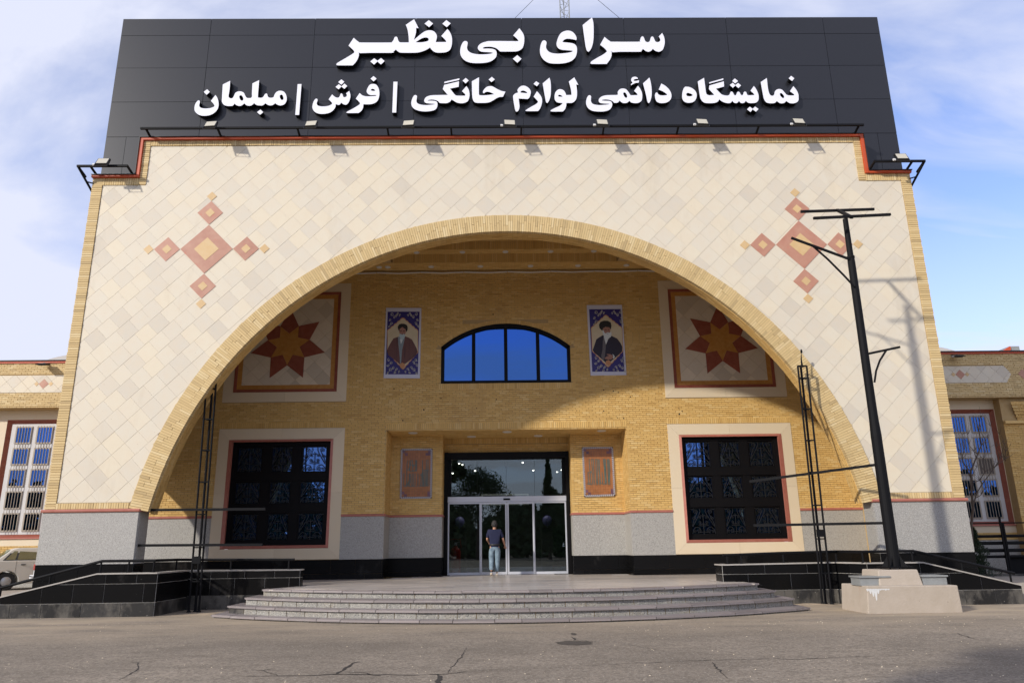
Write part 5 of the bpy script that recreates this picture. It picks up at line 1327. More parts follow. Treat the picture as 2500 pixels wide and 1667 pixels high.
mast('thin black lattice mast standing by the left ramp wall', -8.05, 20.2, 6.46, (-0.11, 0), [(tuple(at(322, 1245, 20.1)), tuple(at(648, 1242, 20.1))), (tuple(at(310, 1331, 20.1)), tuple(at(641, 1329, 20.1)))], 1.45)
def rbar(p, q, ya, yb): return (tuple(at(*p, ya)), tuple(at(*q, yb)))
mast('thin black lattice mast standing by the right ramp wall', 7.93, 19.6, 6.30, (0.08, 0), [rbar((1830, 1175), (2147, 1133), 20.3, 18.9), rbar((1840, 1282), (2165, 1276), 20.3, 18.9)], 1.9)

# ------------------------------------------------------------------ light pole on its concrete footing
def pole():
    F_ = thing('concrete_footing', 'stained buff concrete footing block under the black light pole', 'concrete block')
    x0, x1 = 7.80, 9.80; y0, y1 = 17.05, 18.35
    m = MB(); m.prism([(x0-0.06, G-0.05), (x1+0.03, G-0.05), (x1, 0.73), (x0, 0.74)], 'y', y0, y1); lo = m.build('footing_base', M['concrete'], F_)
    a = at(2150, 1429, 17.3).x; b = at(2247, 1429, 17.3).x; zt = at(2195, 1390, 17.3).z
    m = MB(); z0 = 0.72
    m.v = [(a-0.04, 17.25, z0), (b+0.05, 17.25, z0), (b+0.05, 18.15, z0), (a-0.04, 18.15, z0), (a, 17.32, zt), (b, 17.32, zt), (b, 18.1, zt), (a, 18.1, zt)]
    m.f = [(0, 3, 2, 1), (4, 5, 6, 7), (0, 1, 5, 4), (1, 2, 6, 5), (2, 3, 7, 6), (3, 0, 4, 7)]; m.m = [0]*6
    up_ = m.build('footing_pier', M['concrete'], F_)
    for o in (lo, up_):
        bv = o.modifiers.new('b', 'BEVEL'); bv.width = 0.02; bv.segments = 2
    m = MB(); sp = mat('white_paint_drips', (0.62, 0.62, 0.60), 0.6)
    rr = random.Random(3)
    for k in range(9):
        px = 2118+k*6.3; p = at(px, 1437, y0); ln = (0.05, 0.10, 0.16, 0.24, 0.10, 0.03, 0.02, 0.03, 0.02)[k]
        m.prism([(p.x-0.03, p.z-ln*0.3), (p.x-0.012, p.z-ln), (p.x+0.01, p.z-ln*0.95), (p.x+0.03, p.z-ln*0.3), (p.x+0.03, p.z+0.006), (p.x-0.03, p.z+0.002)], 'y', y0-0.0035, y0)
    m.build('paint_drips', sp, F_)
    for s, lab, (pa, pb, pt, pbt) in ((-1, 'galvanised junction box with lid left of the pole pier', (2095, 2166, 1409, 1429)), (1, 'galvanised junction box with lid right of the pole pier', (2247, 2306, 1407, 1427))):
        t = thing('junction_box', lab, 'electrical box', 'junction boxes on the concrete footing')
        xa, xb = at(pa, 1420, 17.4).x, at(pb, 1420, 17.4).x; z1 = at((pa+pb)/2, pt, 17.4).z
        MB().box(xa, xb, 17.3, 17.75, 0.735, z1).build('box_body', M['galv'], t)
        m = MB(); m.box(xa-0.03, xb+0.02, 17.26, 17.78, z1+0.003, z1+0.035); m.build('box_lid', M['galv'], t)
    t = thing('light_pole', 'tall black steel light pole with bare cross bars and two braced arms', 'light pole')
    X, Y = 8.80, 17.7; zb = zt+0.06
    m = MB(); m.lathe((X, Y, 0), [(0.135, zb), (0.122, 4.0), (0.124, 4.1), (0.112, 4.4), (0.108, 4.5), (0.104, 4.7), (0.092, 8.55), (0.086, 8.65), (0.098, 8.67), (0.098, 8.71), (0.075, 8.73), (0.065, 9.75)], 20); m.build('pole_shaft', M['steel2'], t, smooth=False)
    m = MB(); m.box(X-0.30, X+0.30, Y-0.26, Y+0.26, zb-0.02, zb); m.build('base_plate', M['steel2'], t)
    for i in range(4):
        m = MB(); c_, s_ = math.cos(i*math.pi/2+.78), math.sin(i*math.pi/2+.78)
        m.v = [(X+c_*0.12, Y+s_*0.12, zb), (X+c_*0.28, Y+s_*0.28, zb), (X+c_*0.12, Y+s_*0.12, zb+0.25), (X+c_*0.12-s_*0.012, Y+s_*0.12+c_*0.012, zb), (X+c_*0.28-s_*0.012, Y+s_*0.28+c_*0.012, zb), (X+c_*0.12-s_*0.012, Y+s_*0.12+c_*0.012, zb+0.25)]
        m.f = [(0, 1, 2), (5, 4, 3), (0, 3, 4, 1), (1, 4, 5, 2), (2, 5, 3, 0)]; m.m = [0]*5; m.build('gusset', M['steel2'], t)
        m = MB(); m.tube([(X+c_*0.34*.9, Y+s_*0.34*.9, zt-0.01), (X+c_*0.34*.9, Y+s_*0.34*.9, zb+0.04)], 0.014, 6); m.build('anchor_bolt', M['steel2'], t)
    def bar(p, q, ya, yb, w, name):
        m = MB(); m.bar(at(*p, ya), at(*q, yb), w, w); m.build(name, M['steel2'], t)
    bar((1955, 517), (2134, 511), 18.15, 18.15, 0.06, 'cross_bar'); bar((1986, 533), (2174, 524), 17.3, 17.3, 0.06, 'cross_bar')
    bar((2044, 513), (2080, 531), 18.15, 17.3, 0.07, 'head_bar')
    bar((1932, 581), (2080, 635), 17.5, 17.65, 0.05, 'side_arm')
    def brace(pts, ya):
        m = MB(); m.tube([at(*p, ya) for p in pts], 0.026, 8); m.build('arm_brace', M['steel2'], t)
    brace([(1980, 597), (2020, 632), (2058, 670), (2086, 700)], 17.6)
    bar((2197, 847), (2122, 863), 17.6, 17.65, 0.05, 'side_arm')
    brace([(2163, 856), (2148, 880), (2139, 905), (2135, 933)], 17.6)
pole()
# ------------------------------------------------------------------ wall posters
def poly_part(pts, conv, y, t, mt, name, parent, w=None):
    P = [at(*conv(*p), y) for p in pts]
    m = MB(); m.prism([(p.x, p.z) for p in P], 'y', y, y+t); return m.build(name, mt, parent)
def medallion(cx, l, r, top, sh, sh2, bot, tip=0):
    "pointed cartouche with cusped edges, traced in crop pixels"
    right = []
    def lobes(a, b, n, amp):
        out = []
        for i in range(n):
            for j in range(4):
                t = (i+j/4)/n; x = a[0]+(b[0]-a[0])*t; y = a[1]+(b[1]-a[1])*t; k = math.sin(math.pi*j/4)*amp
                d = math.hypot(b[0]-a[0], b[1]-a[1]); nx, ny = (b[1]-a[1])/d, -(b[0]-a[0])/d
                out.append((x+nx*k, y+ny*k))
        return out
    right = lobes((cx, top), (r, sh), 5, 12)+[(r, sh), (r-4, (sh+sh2)/2), (r, sh2)]+lobes((r-2, sh2), (cx, bot), 5, 12)[1:]
    left = [(2*cx-x if False else l+(r-x)*(cx-l)/(r-cx), y) for x, y in right]
    return right+[(cx, bot)]+left[::-1][:-1]
def poster(which):
    y = YB-0.095
    if which == 'L':
        conv = lambda a, b: (935+a/8.48, 745+b/8.48); lab = 'blue bordered banner of a bearded man in brown robe, left of arched window'
    else:
        conv = lambda a, b: (1425+a/8.473, 740+b/8.473); lab = 'blue bordered banner of a bearded man in dark robe, right of arched window'
    t = thing('banner', lab, 'banner', 'banners beside the arched window')
    if which == 'L':
        sheet = [(65, 55), (795, 58), (762, 1510), (12, 1508)]; pr = [(97, 135), (757, 135), (722, 1432), (52, 1430)]; cx = 415; med = medallion(412, 84, 730, 255, 530, 960, 1330)
    else:
        sheet = [(65, 40), (790, 35), (885, 1485), (145, 1495)]; pr = [(112, 128), (768, 122), (842, 1413), (178, 1415)]; cx = 470; med = medallion(480, 160, 812, 240, 520, 980, 1325)
        med = [(x+(b-780)*0.045, b) for x, b in med]
    poly_part(sheet, conv, y+0.035, 0.035, M['sheet'], 'banner_sheet', t)
    poly_part(pr, conv, y+0.031, 0.0035, M['printblue'], 'printed_border', t)
    poly_part([(x, b) for x, b in med], conv, y+0.027, 0.0035, M['gold'], 'gold_outline', t)
    mcx = sum(p[0] for p in med)/len(med); mcy = sum(p[1] for p in med)/len(med)
    poly_part([(mcx+(x-mcx)*0.965, mcy+(b-mcy)*0.965) for x, b in med], conv, y+0.023, 0.0035, M['cream'], 'cream_field', t)
    # scroll ornament in the corners of the blue border
    rr = random.Random(4); m = MB()
    def curl(px, py, r, turns, st, dr, w=0.02):
        pts = [(px+(r*(1-0.9*i/12))*math.cos(st+dr*turns*2*math.pi*i/12), py+(r*(1-0.9*i/12))*math.sin(st+dr*turns*2*math.pi*i/12)) for i in range(13)]
        W_ = [at(*conv(*p), y+0.0285) for p in pts]; ribbon(m, [(p.x, p.z) for p in W_], w, y+0.027, y+0.030)
    def flower(px, py, r):
        for k in range(5):
            a = k*2*math.pi/5; q = [(px+r*0.3*math.cos(a-1.2), py+r*0.3*math.sin(a-1.2)), (px+r*math.cos(a-0.3), py+r*math.sin(a-0.3)), (px+r*math.cos(a+0.3), py+r*math.sin(a+0.3)), (px+r*0.3*math.cos(a+1.2), py+r*0.3*math.sin(a+1.2))]
            W_ = [at(*conv(*p), y+0.0285) for p in q]; m.prism([(p.x, p.z) for p in W_], 'y', y+0.026, y+0.030)
    sh = (lambda b: (b-780)*0.045+ (58 if True else 0)) if which == 'R' else (lambda b: -(b-780)*0.03)
    for s in (-1, 1):
        for (dx, py, r, kk) in ((250, 185, 48, 0), (190, 240, 40, 1), (285, 300, 36, 0), (150, 200, 30, 1), (255, 380, 40, 1), (295, 430, 28, 0), (80, 200, 26, 0), (120, 165, 26, 1),
                                (280, 1130, 42, 0), (235, 1185, 36, 1), (295, 1240, 42, 0), (190, 1290, 36, 1), (250, 1330, 46, 0), (120, 1320, 32, 1), (150, 1385, 34, 0), (290, 1400, 30, 1), (60, 1370, 26, 0)):
            X = cx+s*dx+sh(py); curl(X, py, r*0.8, 1.3, rr.random()*6, s, 0.014)
            flower(X+s*12, py+20, 17 if kk else 13)
    m.build('printed_scrolls', M['ivory'], t, kind='stuff')
    def part(pts, yy, mt, name): poly_part(pts, conv, y+yy, 0.0035, M[mt], name, t)
    if which == 'L':
        part([(310, 655), (220, 685), (170, 760), (115, 860), (80, 950), (110, 1030), (200, 1100), (300, 1180), (385, 1260), (450, 1220), (560, 1140), (680, 1040), (716, 960), (700, 900), (650, 800), (600, 710), (520, 665), (450, 640), (370, 640)], 0.019, 'robe', 'printed_robe')
        part([(310, 660), (318, 800), (335, 950), (350, 1100), (350, 1200), (372, 1200), (385, 1050), (395, 930), (435, 760), (450, 690), (400, 640), (340, 640)], 0.015, 'grey', 'printed_tunic')
        part([(350, 700), (372, 808), (410, 720), (395, 690)], 0.0115, 'beardw', 'printed_shirt')
        part([(315, 500), (305, 450), (330, 400), (380, 382), (440, 385), (495, 410), (513, 460), (505, 520), (480, 560), (470, 500), (400, 450), (345, 490), (335, 540)], 0.0115, 'dark', 'printed_turban')
        part([(340, 500), (350, 465), (400, 448), (455, 462), (475, 500), (470, 560), (455, 610), (400, 630), (350, 600), (335, 550)], 0.015, 'skin2', 'printed_face')
        part([(335, 590), (350, 610), (365, 590), (400, 605), (430, 590), (452, 610), (462, 590), (455, 650), (435, 695), (405, 712), (375, 700), (345, 660)], 0.008, 'beardg', 'printed_beard')
        part([(355, 525), (390, 528), (392, 538), (358, 540)], 0.0115, 'dark', 'printed_eye'); part([(415, 528), (450, 522), (450, 536), (417, 538)], 0.0115, 'dark', 'printed_eye')
        part([(370, 600), (400, 596), (425, 602), (400, 608)], 0.0045, 'robe', 'printed_mouth')
        rx, ry = 400, 1245
    else:
        part([(400, 660), (330, 700), (260, 750), (225, 860), (185, 970), (215, 1020), (300, 1090), (400, 1180), (500, 1265), (600, 1170), (700, 1090), (795, 1000), (800, 900), (760, 820), (690, 730), (580, 678), (500, 720)], 0.019, 'robe2', 'printed_robe')
        part([(410, 690), (395, 800), (390, 960), (365, 1080), (370, 1160), (420, 1180), (440, 1080), (455, 930), (460, 850), (440, 760)], 0.015, 'grey2', 'printed_tunic')
        part([(415, 690), (462, 855), (510, 740), (560, 690), (500, 660)], 0.0115, 'beardw', 'printed_shirt')
        part([(372, 560), (330, 520), (315, 450), (345, 390), (420, 362), (500, 365), (560, 400), (575, 470), (560, 545), (530, 500), (450, 490), (400, 520), (385, 575)], 0.0115, 'dark', 'printed_turban')
        part([(395, 530), (420, 500), (480, 487), (530, 495), (550, 530), (550, 590), (530, 630), (480, 650), (430, 620), (405, 590)], 0.015, 'skin2', 'printed_face')
        part([(385, 575), (410, 560), (425, 600), (450, 625), (500, 600), (540, 615), (565, 580), (578, 640), (560, 700), (500, 735), (450, 720), (410, 670)], 0.008, 'beardw', 'printed_beard')
        part([(440, 545), (475, 548), (474, 556), (440, 554)], 0.0115, 'dark', 'printed_eye'); part([(500, 545), (530, 540), (530, 550), (500, 553)], 0.0115, 'dark', 'printed_eye')
        part([(465, 628), (495, 633), (520, 626), (495, 640)], 0.0045, 'robe', 'printed_mouth')
        part([(435, 1130), (480, 1100), (530, 1085), (480, 1062), (480, 1050), (550, 1055), (600, 1080), (605, 1130), (570, 1165), (500, 1165), (440, 1150)], 0.008, 'skin2', 'printed_hand')
        part([(590, 1050), (625, 1070), (645, 1110), (620, 1145), (605, 1130), (612, 1085)], 0.0115, 'beardw', 'printed_cuff')
        rx, ry = 508, 1232
    part([(rx+(62 if k % 2 == 0 else 48)*math.cos(k*math.pi/8), ry+(62 if k % 2 == 0 else 48)*math.sin(k*math.pi/8)) for k in range(16)], 0.0005, 'gold', 'printed_rosette')
poster('L'); poster('R')

# ------------------------------------------------------------------ glazed calligraphy panels
def kufic(which):
    y = 26.2-0.02-0.055
    sc = 10.4545
    if which == 'L':
        conv = lambda a, b: (960+a/sc, 1080+b/sc); Q = [(200, 160), (1000, 155), (980, 1420), (170, 1430)]
        lab = 'brown glazed calligraphy panel with rope border, left of the entrance door'
        ST = ["375,450 350,560 345,700 345,960 340,1090 295,1120 255,1085 262,900 270,790 290,800", "345,700 400,690 430,735 470,740 500,700 520,740 555,700 590,735 600,600 595,450 575,450 575,700",
              "430,450 420,560 425,690", "495,450 490,700", "430,570 580,570", "395,700 440,560 460,450", "500,580 530,600 520,640",
              "410,790 410,960 350,1090 335,1130", "435,790 440,1000 400,1120 380,1090 410,990", "480,790 475,1090", "515,790 510,1100", "560,790 555,1090 525,1125 490,1095 450,1125 410,1100",
              "630,790 635,1000 625,1090 590,1130", "680,840 720,800 700,1080 660,1125", "745,450 745,700 900,700 915,720 912,1090 885,1110 850,1090 850,450 890,450 890,700",
              "745,720 740,1100 780,1115 830,1110 820,720", "790,720 790,1090", "760,740 770,1090", "875,720 870,1090", "700,1100 740,1105"]
    else:
        conv = lambda a, b: (1405+a/sc, 1080+b/sc); Q = [(165, 120), (955, 110), (1015, 1355), (225, 1385)]
        lab = 'brown glazed calligraphy panel with rope border, right of the entrance door'
        ST = ["355,420 350,440 365,700 385,760 380,1000 360,1070 335,1040 320,760", "410,430 430,700 400,750 440,790 440,1020 410,1075 375,1050", "455,430 465,700 480,1000 475,1080", "410,430 455,430",
              "510,430 540,960 530,1000 555,1040 545,1075 570,1050 560,1000 570,960 555,430 510,430", "590,430 600,700 620,900 620,1080", "605,430 615,800 640,1040 620,1080",
              "680,760 695,1000 670,1040 700,1050 730,1070 760,1040 740,700 710,430 765,430 775,700 790,1000 785,1075", "735,430 755,700 765,1030",
              "810,430 830,700 840,1000 840,1050 865,1070 880,1045 870,1000 880,700 860,430 810,430", "835,430 855,700 860,1000", "300,1050 330,1060", "320,760 385,760"]
    t = thing('calligraphy_panel', lab, 'tile panel', 'calligraphy panels beside the door')
    P = [at(*conv(*q), y) for q in Q]; P = [Vector((p.x, p.z)) for p in P]       # tl, tr, br, bl
    def uv(u, v): a = P[0].lerp(P[1], u); b = P[3].lerp(P[2], u); return a.lerp(b, v)
    m = MB(); m.prism([tuple(uv(*q)) for q in ((0, 0), (1, 0), (1, 1), (0, 1))], 'y', y+0.012, y+0.05); m.build('panel_back', M['ropeb'], t)
    nx, ny = 11, 18; rr = random.Random(5); m = MB(); m2 = MB()
    for i in range(nx):
        for j in range(ny):
            u0, u1, v0, v1 = 0.05+0.9*i/nx, 0.05+0.9*(i+1)/nx, 0.035+0.93*j/ny, 0.035+0.93*(j+1)/ny
            corner = (i < 2 or i > nx-3) and (j < 2 or j > ny-3) and rr.random() < 0.65
            (m2 if corner else m).prism([tuple(uv(u0+.002, v0+.001)), tuple(uv(u1-.002, v0+.001)), tuple(uv(u1-.002, v1-.001)), tuple(uv(u0+.002, v1-.001))], 'y', y+0.008-rr.random()*0.001, y+0.012)
    m.build('glazed_tiles', M['kuf'], t, kind='stuff'); m2.build('violet_corner_tiles', M['kufp'], t, kind='stuff')
    m = MB()                                # rope border of slanting white pieces
    def rope(a, b, n, s):
        d = (b-a)/n; pr = Vector((-d.y, d.x)).normalized()*0.032
        for k in range(n):
            sg = s if k < n/2 else -s
            c = a+d*(k+0.5); e = d*0.21; sh = d*0.22*sg
            m.prism([tuple(c-e-pr-sh), tuple(c+e-pr-sh), tuple(c+e+pr+sh), tuple(c-e+pr+sh)], 'y', y-0.004, y+0.012)
    c4 = [uv(0.024, 0.015), uv(0.976, 0.015), uv(0.976, 0.985), uv(0.024, 0.985)]
    rope(c4[0], c4[1], 15, 1); rope(c4[1], c4[2], 22, 1); rope(c4[2], c4[3], 15, 1); rope(c4[3], c4[0], 22, 1)
    m.build('rope_border', M['ropew'], t)
    md, ml = MB(), MB()
    for st in ST:
        pts = [tuple(float(v) for v in q.split(',')) for q in st.split()]
        W_ = [at(*conv(*p), y) for p in pts]; W_ = [(p.x, p.z) for p in W_]
        ribbon(md, W_, 0.024, y+0.002, y+0.008); ribbon(ml, W_, 0.010, y-0.001, y+0.0019)
    md.build('letter_outline', M['kufd'], t); ml.build('letter_strokes', M['kufl'], t)
kufic('L'); kufic('R')

# ------------------------------------------------------------------ side wings
def wing(s):
    t = thing('side_wing', 'low %s wing with tiled diamond band and barred white window' % ('left' if s < 0 else 'right'), 'building', 'side wings of the hall')
    yF_, yW = 28.0, 28.6
    Z = lambda py, Y=yF_: at(60, py, Y).z
    zt, zo, zb1, zb0, zs = Z(880), Z(887), Z(916), Z(959), Z(995)
    XA, XB = (-40, -12.06) if s < 0 else (12.06, 40)
    m = MB(); m.box(XA, XB, yF_+0.02, yF_+0.6, zs, zo)
    wa, wb = sorted((s*(abs(at(138, 1032, yW).x)-0.17), s*(abs(at(28, 1036, yW).x)+0.16))); wz0, wz1 = Z(1311, yW), Z(1026, yW)
    m.box(XA, wa, yW+0.02, yW+0.4, 0.3, zs+0.1); m.box(wb, XB, yW+0.02, yW+0.4, 0.3, zs+0.1); m.box(wa, wb, yW+0.02, yW+0.4, 0.3, wz0); m.box(wa, wb, yW+0.02, yW+0.4, wz1, zs+0.1)
    m.box(XA, XB, yW, 40, zo-0.4, zo-0.3)
    m.build('wing_wall', M['mortar'], t)
    m = MB(); m.box(XA, XB, yF_-0.05, yF_+0.6, zo, zt-0.04); m.build('orange_coping', M['orange'], t)
    m = MB(); m.box(XA, XB, yF_-0.09, yF_+0.62, zt-0.038, zt); m.build('coping_cap', M['steel'], t)
    xe = at(2473, 935, yF_).x; xs_ = at(2450, 893, yF_).x
    band = (XA, XB) if s < 0 else (XA, xe)
    m = MB(); xa, xb = (-26, -12.06) if s < 0 else (12.06, 26)
    def hol(z):
        if zb0 < z < zb1:
            if s < 0: return [(-50, -12)]
            f = abs((z-(zb0+zb1)/2)/((zb1-zb0)/2)); return [(0, xe-(xe-xs_)*f)]
        return []
    brick_fill(m, xa, xb, zb0-0.5, zo, yF_+0.02, holes=hol, L=0.22, H=0.06); m2 = MB()
    m.f = m.f; 
    soldiers(m, xa, xb, zs, zb0-0.52, yF_+0.02)
    m.build('wing_brick', M['brickf'], t, kind='stuff')
    # diamond tile band
    T = 0.40; h = T/math.sqrt(2); rr = random.Random(13); czb = (zb0+zb1)/2; mz = MB()
    cx0 = at(107, 936, yF_).x if s < 0 else at(2344, 913, yF_).x
    n = 0
    for iu in range(-30, 31):
        for iv in range(-30, 31):
            px, pz = cx0+(iu+iv)*h, czb+(iu-iv)*h+0.1
            if not (xa < px < xb and zb0-h < pz < zb1+h): continue
            P = [(px-h+0.004, pz), (px, pz-h+0.004), (px+h-0.004, pz), (px, pz+h-0.004)]
            P = clip(P, 0, 1, zb1-0.01); P = P and clip(P, 0, -1, -zb0-0.01); P = P and clip(P, -1, 0, -xa); P = P and clip(P, 1, 0, xb)
            if s > 0 and P:
                k = (xe-xs_)/((zb1-zb0)/2); P = clip(P, 1, k, xe+k*czb); P = P and clip(P, 1, -k, xe-k*czb)
            if len(P) < 3 or area(P) < 0.004: continue
            MB().prism(P, 'y', yF_-0.002-rr.random()*0.003, yF_+0.015).build('stone_tile', M['tile'], t)
    def dia(x, z, hh, mt): MB().prism([(x-hh, z), (x, z-hh), (x+hh, z), (x, z+hh)], 'y', yF_-0.012, yF_+0.01).build('mosaic_tile', mt, t)
    for k in range(3):
        x = cx0+s*k*5.6; dia(x, czb, 0.19, M['pink']); dia(x-0.27, czb, 0.085, M['ochre']); dia(x+0.27, czb, 0.085, M['ochre'])
    if s > 0: dia(at(2497, 913, yF_).x, czb, 0.19, M['pink'])
    # window wall: cream surround, red frame, white panel, blue panes with bars
    wx1 = -(-16.95); zc_t, zr_t, zp_t, zp_b, zr_b, zc_b = Z(1012, yW), Z(1026, yW), Z(1034, yW), Z(1304, yW), Z(1311, yW), Z(1332, yW)
    xin = 17.0; xpo = 19.05
    xpi = abs(at(138, 1032, yW).x)-0.05; xpo = abs(at(28, 1036, yW).x)+0.02
    def SX(a, b): return sorted((s*a, s*b))
    a, b = SX(xpi-0.35, xpo+0.55)
    brickm = MB(); brick_fill(brickm, *(SX(12.06, 24)), zc_b-0.25, zs, yW+0.02, holes=lambda z: [(a, b)] if zc_b < z < zs-0.02 else []); brickm.build('wing_brick', M['brick'], t, kind='stuff')
    slabs(*(SX(12.06, 24)), 0.48, zc_b-0.27, yW+0.02, 'granite_slab', M['granite'], (3.0,), t, t=0.03, seed=40)
    m = MB(); i0, i1 = SX(xpi-0.12, xpo+0.14); frame4(m, i0, i1, zr_b-0.02, zr_t+0.02, a, b, zc_b, zc_t+0.2, yW+0.02, 0.03, 0.03); m.build('surround_stone', M['frame'], t)
    m = MB(); p0, p1 = SX(xpi, xpo); frame4(m, p0, p1, zp_b, zp_t, i0, i1, zr_b-0.02, zr_t+0.02, yW+0.12, 0.0, 0.13); m.build('window_moulding', M['redstone'], t)
    w = MB().box(p0, p1, yW+0.10, yW+0.2, zp_b, zp_t).build('window', M['doorpanel'], t)
    rows = [(845+545/2.24-45, 0)]
    pz = [(Z(800+a_/2.24, yW), Z(800+b_/2.24, yW)) for a_, b_ in ((545, 625), (662, 742), (778, 862), (899, 982), (1018, 1105))]
    mid = (xpi+xpo)/2; pw = (xpo-xpi)*0.30
    for zi, (z1, z0) in enumerate(pz):
        for c_ in (-1, 1):
            cxp = s*(mid+c_*(xpo-xpi)*0.225); fr = MB()
            frame4(fr, cxp-pw/2, cxp+pw/2, z0, z1, cxp-pw/2-0.05, cxp+pw/2+0.05, z0-0.05, z1+0.05, yW+0.10, 0.03, 0.03); fr.build('casement', M['bars'], w)
            board = s > 0 and zi == 2 and c_ == 1
            MB().box(cxp-pw/2, cxp+pw/2, yW+0.088, yW+0.098, z0, z1).build('pane', M['curtain'] if board else M['blueglass'], w)
    for c_ in (-1, 1):
        cxp = s*(mid+c_*(xpo-xpi)*0.225)
        for k in range(5):
            x = cxp-pw/2+pw*(k+0.5)/5; m = MB(); m.tube([(x, yW-0.01, pz[-1][1]-0.08), (x, yW-0.01, pz[0][0]+0.06)], 0.011, 6); m.build('security_bar', M['bars'], w)
    m = MB(); m.box(*SX(xpi-0.15, xpo+0.2), yW-0.06, yW+0.1, zr_b-0.06, zr_b-0.01); m.build('sill_moulding', M['mould'], t)
    # parapet lamp
    fx, fy = (108, 889) if s < 0 else (2336, 869)
    p = at(fx, fy, yF_-0.25); flood(p.x, yF_-0.28, p.z, rad(-75), 'small black floodlight on the %s wing parapet' % ('left' if s < 0 else 'right'), jb=s > 0, group='floodlights on the wing parapets')
    m = MB(); m.box(p.x-0.03, p.x+0.03, yF_-0.28, yF_+0.02, p.z+0.02, p.z+0.06); m.build('lamp_bracket', M['steel'], t)
    # pale roof behind
    q = thing('barrel_roof', 'pale curved roof showing behind the %s wing parapet' % ('left' if s < 0 else 'right'), 'roof', 'pale roofs behind the wings')
    x0 = at(120, 880, 34).x if s < 0 else at(2325, 858, 34).x
    zr = at(60, 881, 34).z if s < 0 else at(2325, 858, 34).z
    pts = [(x0+s*(0.0), zr-1.2)]
    prof = [(-s*3.2*math.cos(a_*math.pi/16)+x0-s*2.6, zr-0.35+0.75*math.sin(a_*math.pi/16)) for a_ in range(17)]
    m = MB(); m.prism(prof, 'y', 34, 40); m.build('roof_shell', M['roofgrey'], q)
    if s > 0:
        zlo = zs-0.08; xa2, xb2 = at(2455, 980, 28.0).x, at(2520, 980, 28.0).x
        m = MB(); brick_fill(m, xa2-0.1, xa2+3, zc_b-0.25, zlo-0.9, 28.22); m.box(xa2-0.1, xa2+3, 28.08, 28.25, zlo-0.92, zlo-0.82)
        for k in range(6): brick_fill(m, xa2+0.45-0.05*k, xa2+2.6, zlo-0.80+0.12*k, zlo-0.69+0.12*k, 28.2-0.035*k)
        m.build('corbelled_pilaster', M['brick'], t, kind='stuff')
        MB().box(xa2-0.1, xa2+3, 28.22, 28.6, 0.4, zs).build('pilaster_core', M['mortar'], t)
        hut = thing('rooftop_hut', 'small grey rooftop hut with an orange sloped edge above the right wing', 'roof structure')
        xa3, xb3, z3 = at(2465, 850, 36).x, at(2489, 850, 36).x, at(2478, 845, 36).z
        MB().box(xa3, xb3, 36, 37.5, z3-2.0, z3).build('hut_body', M['galv'], hut)
        m = MB(); m.prism([(xa3-2.6, z3-1.5), (xa3-0.01, z3-0.02), (xa3-0.01, z3-0.2), (xa3-2.6, z3-1.7)], 'y', 35.9, 36.1); m.build('orange_edge', M['orange'], hut)
        m = MB(); m.prism([(xa3-2.5, z3-1.75), (xa3-0.01, z3-0.22), (xa3-0.01, z3-2)], 'y', 36.0, 36.1); m.build('gable_wall', M['brickf'], hut)
wing(-1); wing(1)

# ------------------------------------------------------------------ roof mast with guy wires
def roofmast():
    t = thing('radio_mast', 'slim steel lattice mast rising behind the sign board, held by guy wires', 'mast')
    Y = 23.4; a = at(1367, 30, Y); b = at(1389, 30, Y); w = (b.x-a.x)/2; cx = (a.x+b.x)/2
    z0, z1 = 18.0, 23.5
    L3 = [(-w, -w*0.6), (w, -w*0.6), (0, w*1.0)]
    for i in range(3):
        m = MB(); m.tube([(cx+L3[i][0], Y+L3[i][1], z0-0.2), (cx+L3[i][0], Y+L3[i][1], z1)], 0.02, 6); m.build('mast_leg', M['galv'], t)
    z = z0; k = 0; m = MB()
    while z < z1-0.2:
        for i, j in ((0, 1), (1, 2), (2, 0)):
            p, q = L3[i], L3[j]
            if k % 2: p, q = q, p
            m.tube([(cx+p[0], Y+p[1], z), (cx+q[0], Y+q[1], z+0.27)], 0.009, 5)
        z += 0.27; k += 1
    m.build('lattice_bracing', M['galv'], t, kind='stuff')
    for px in (1236, 1535):
        p = at(px, 32, Y); m = MB(); m.tube([(p.x, Y, p.z-0.6), (cx, Y, 22.6)], 0.008, 5); m.build('guy_wire', M['steel'], t)
    p = at(1236, 32, Y)
roofmast()

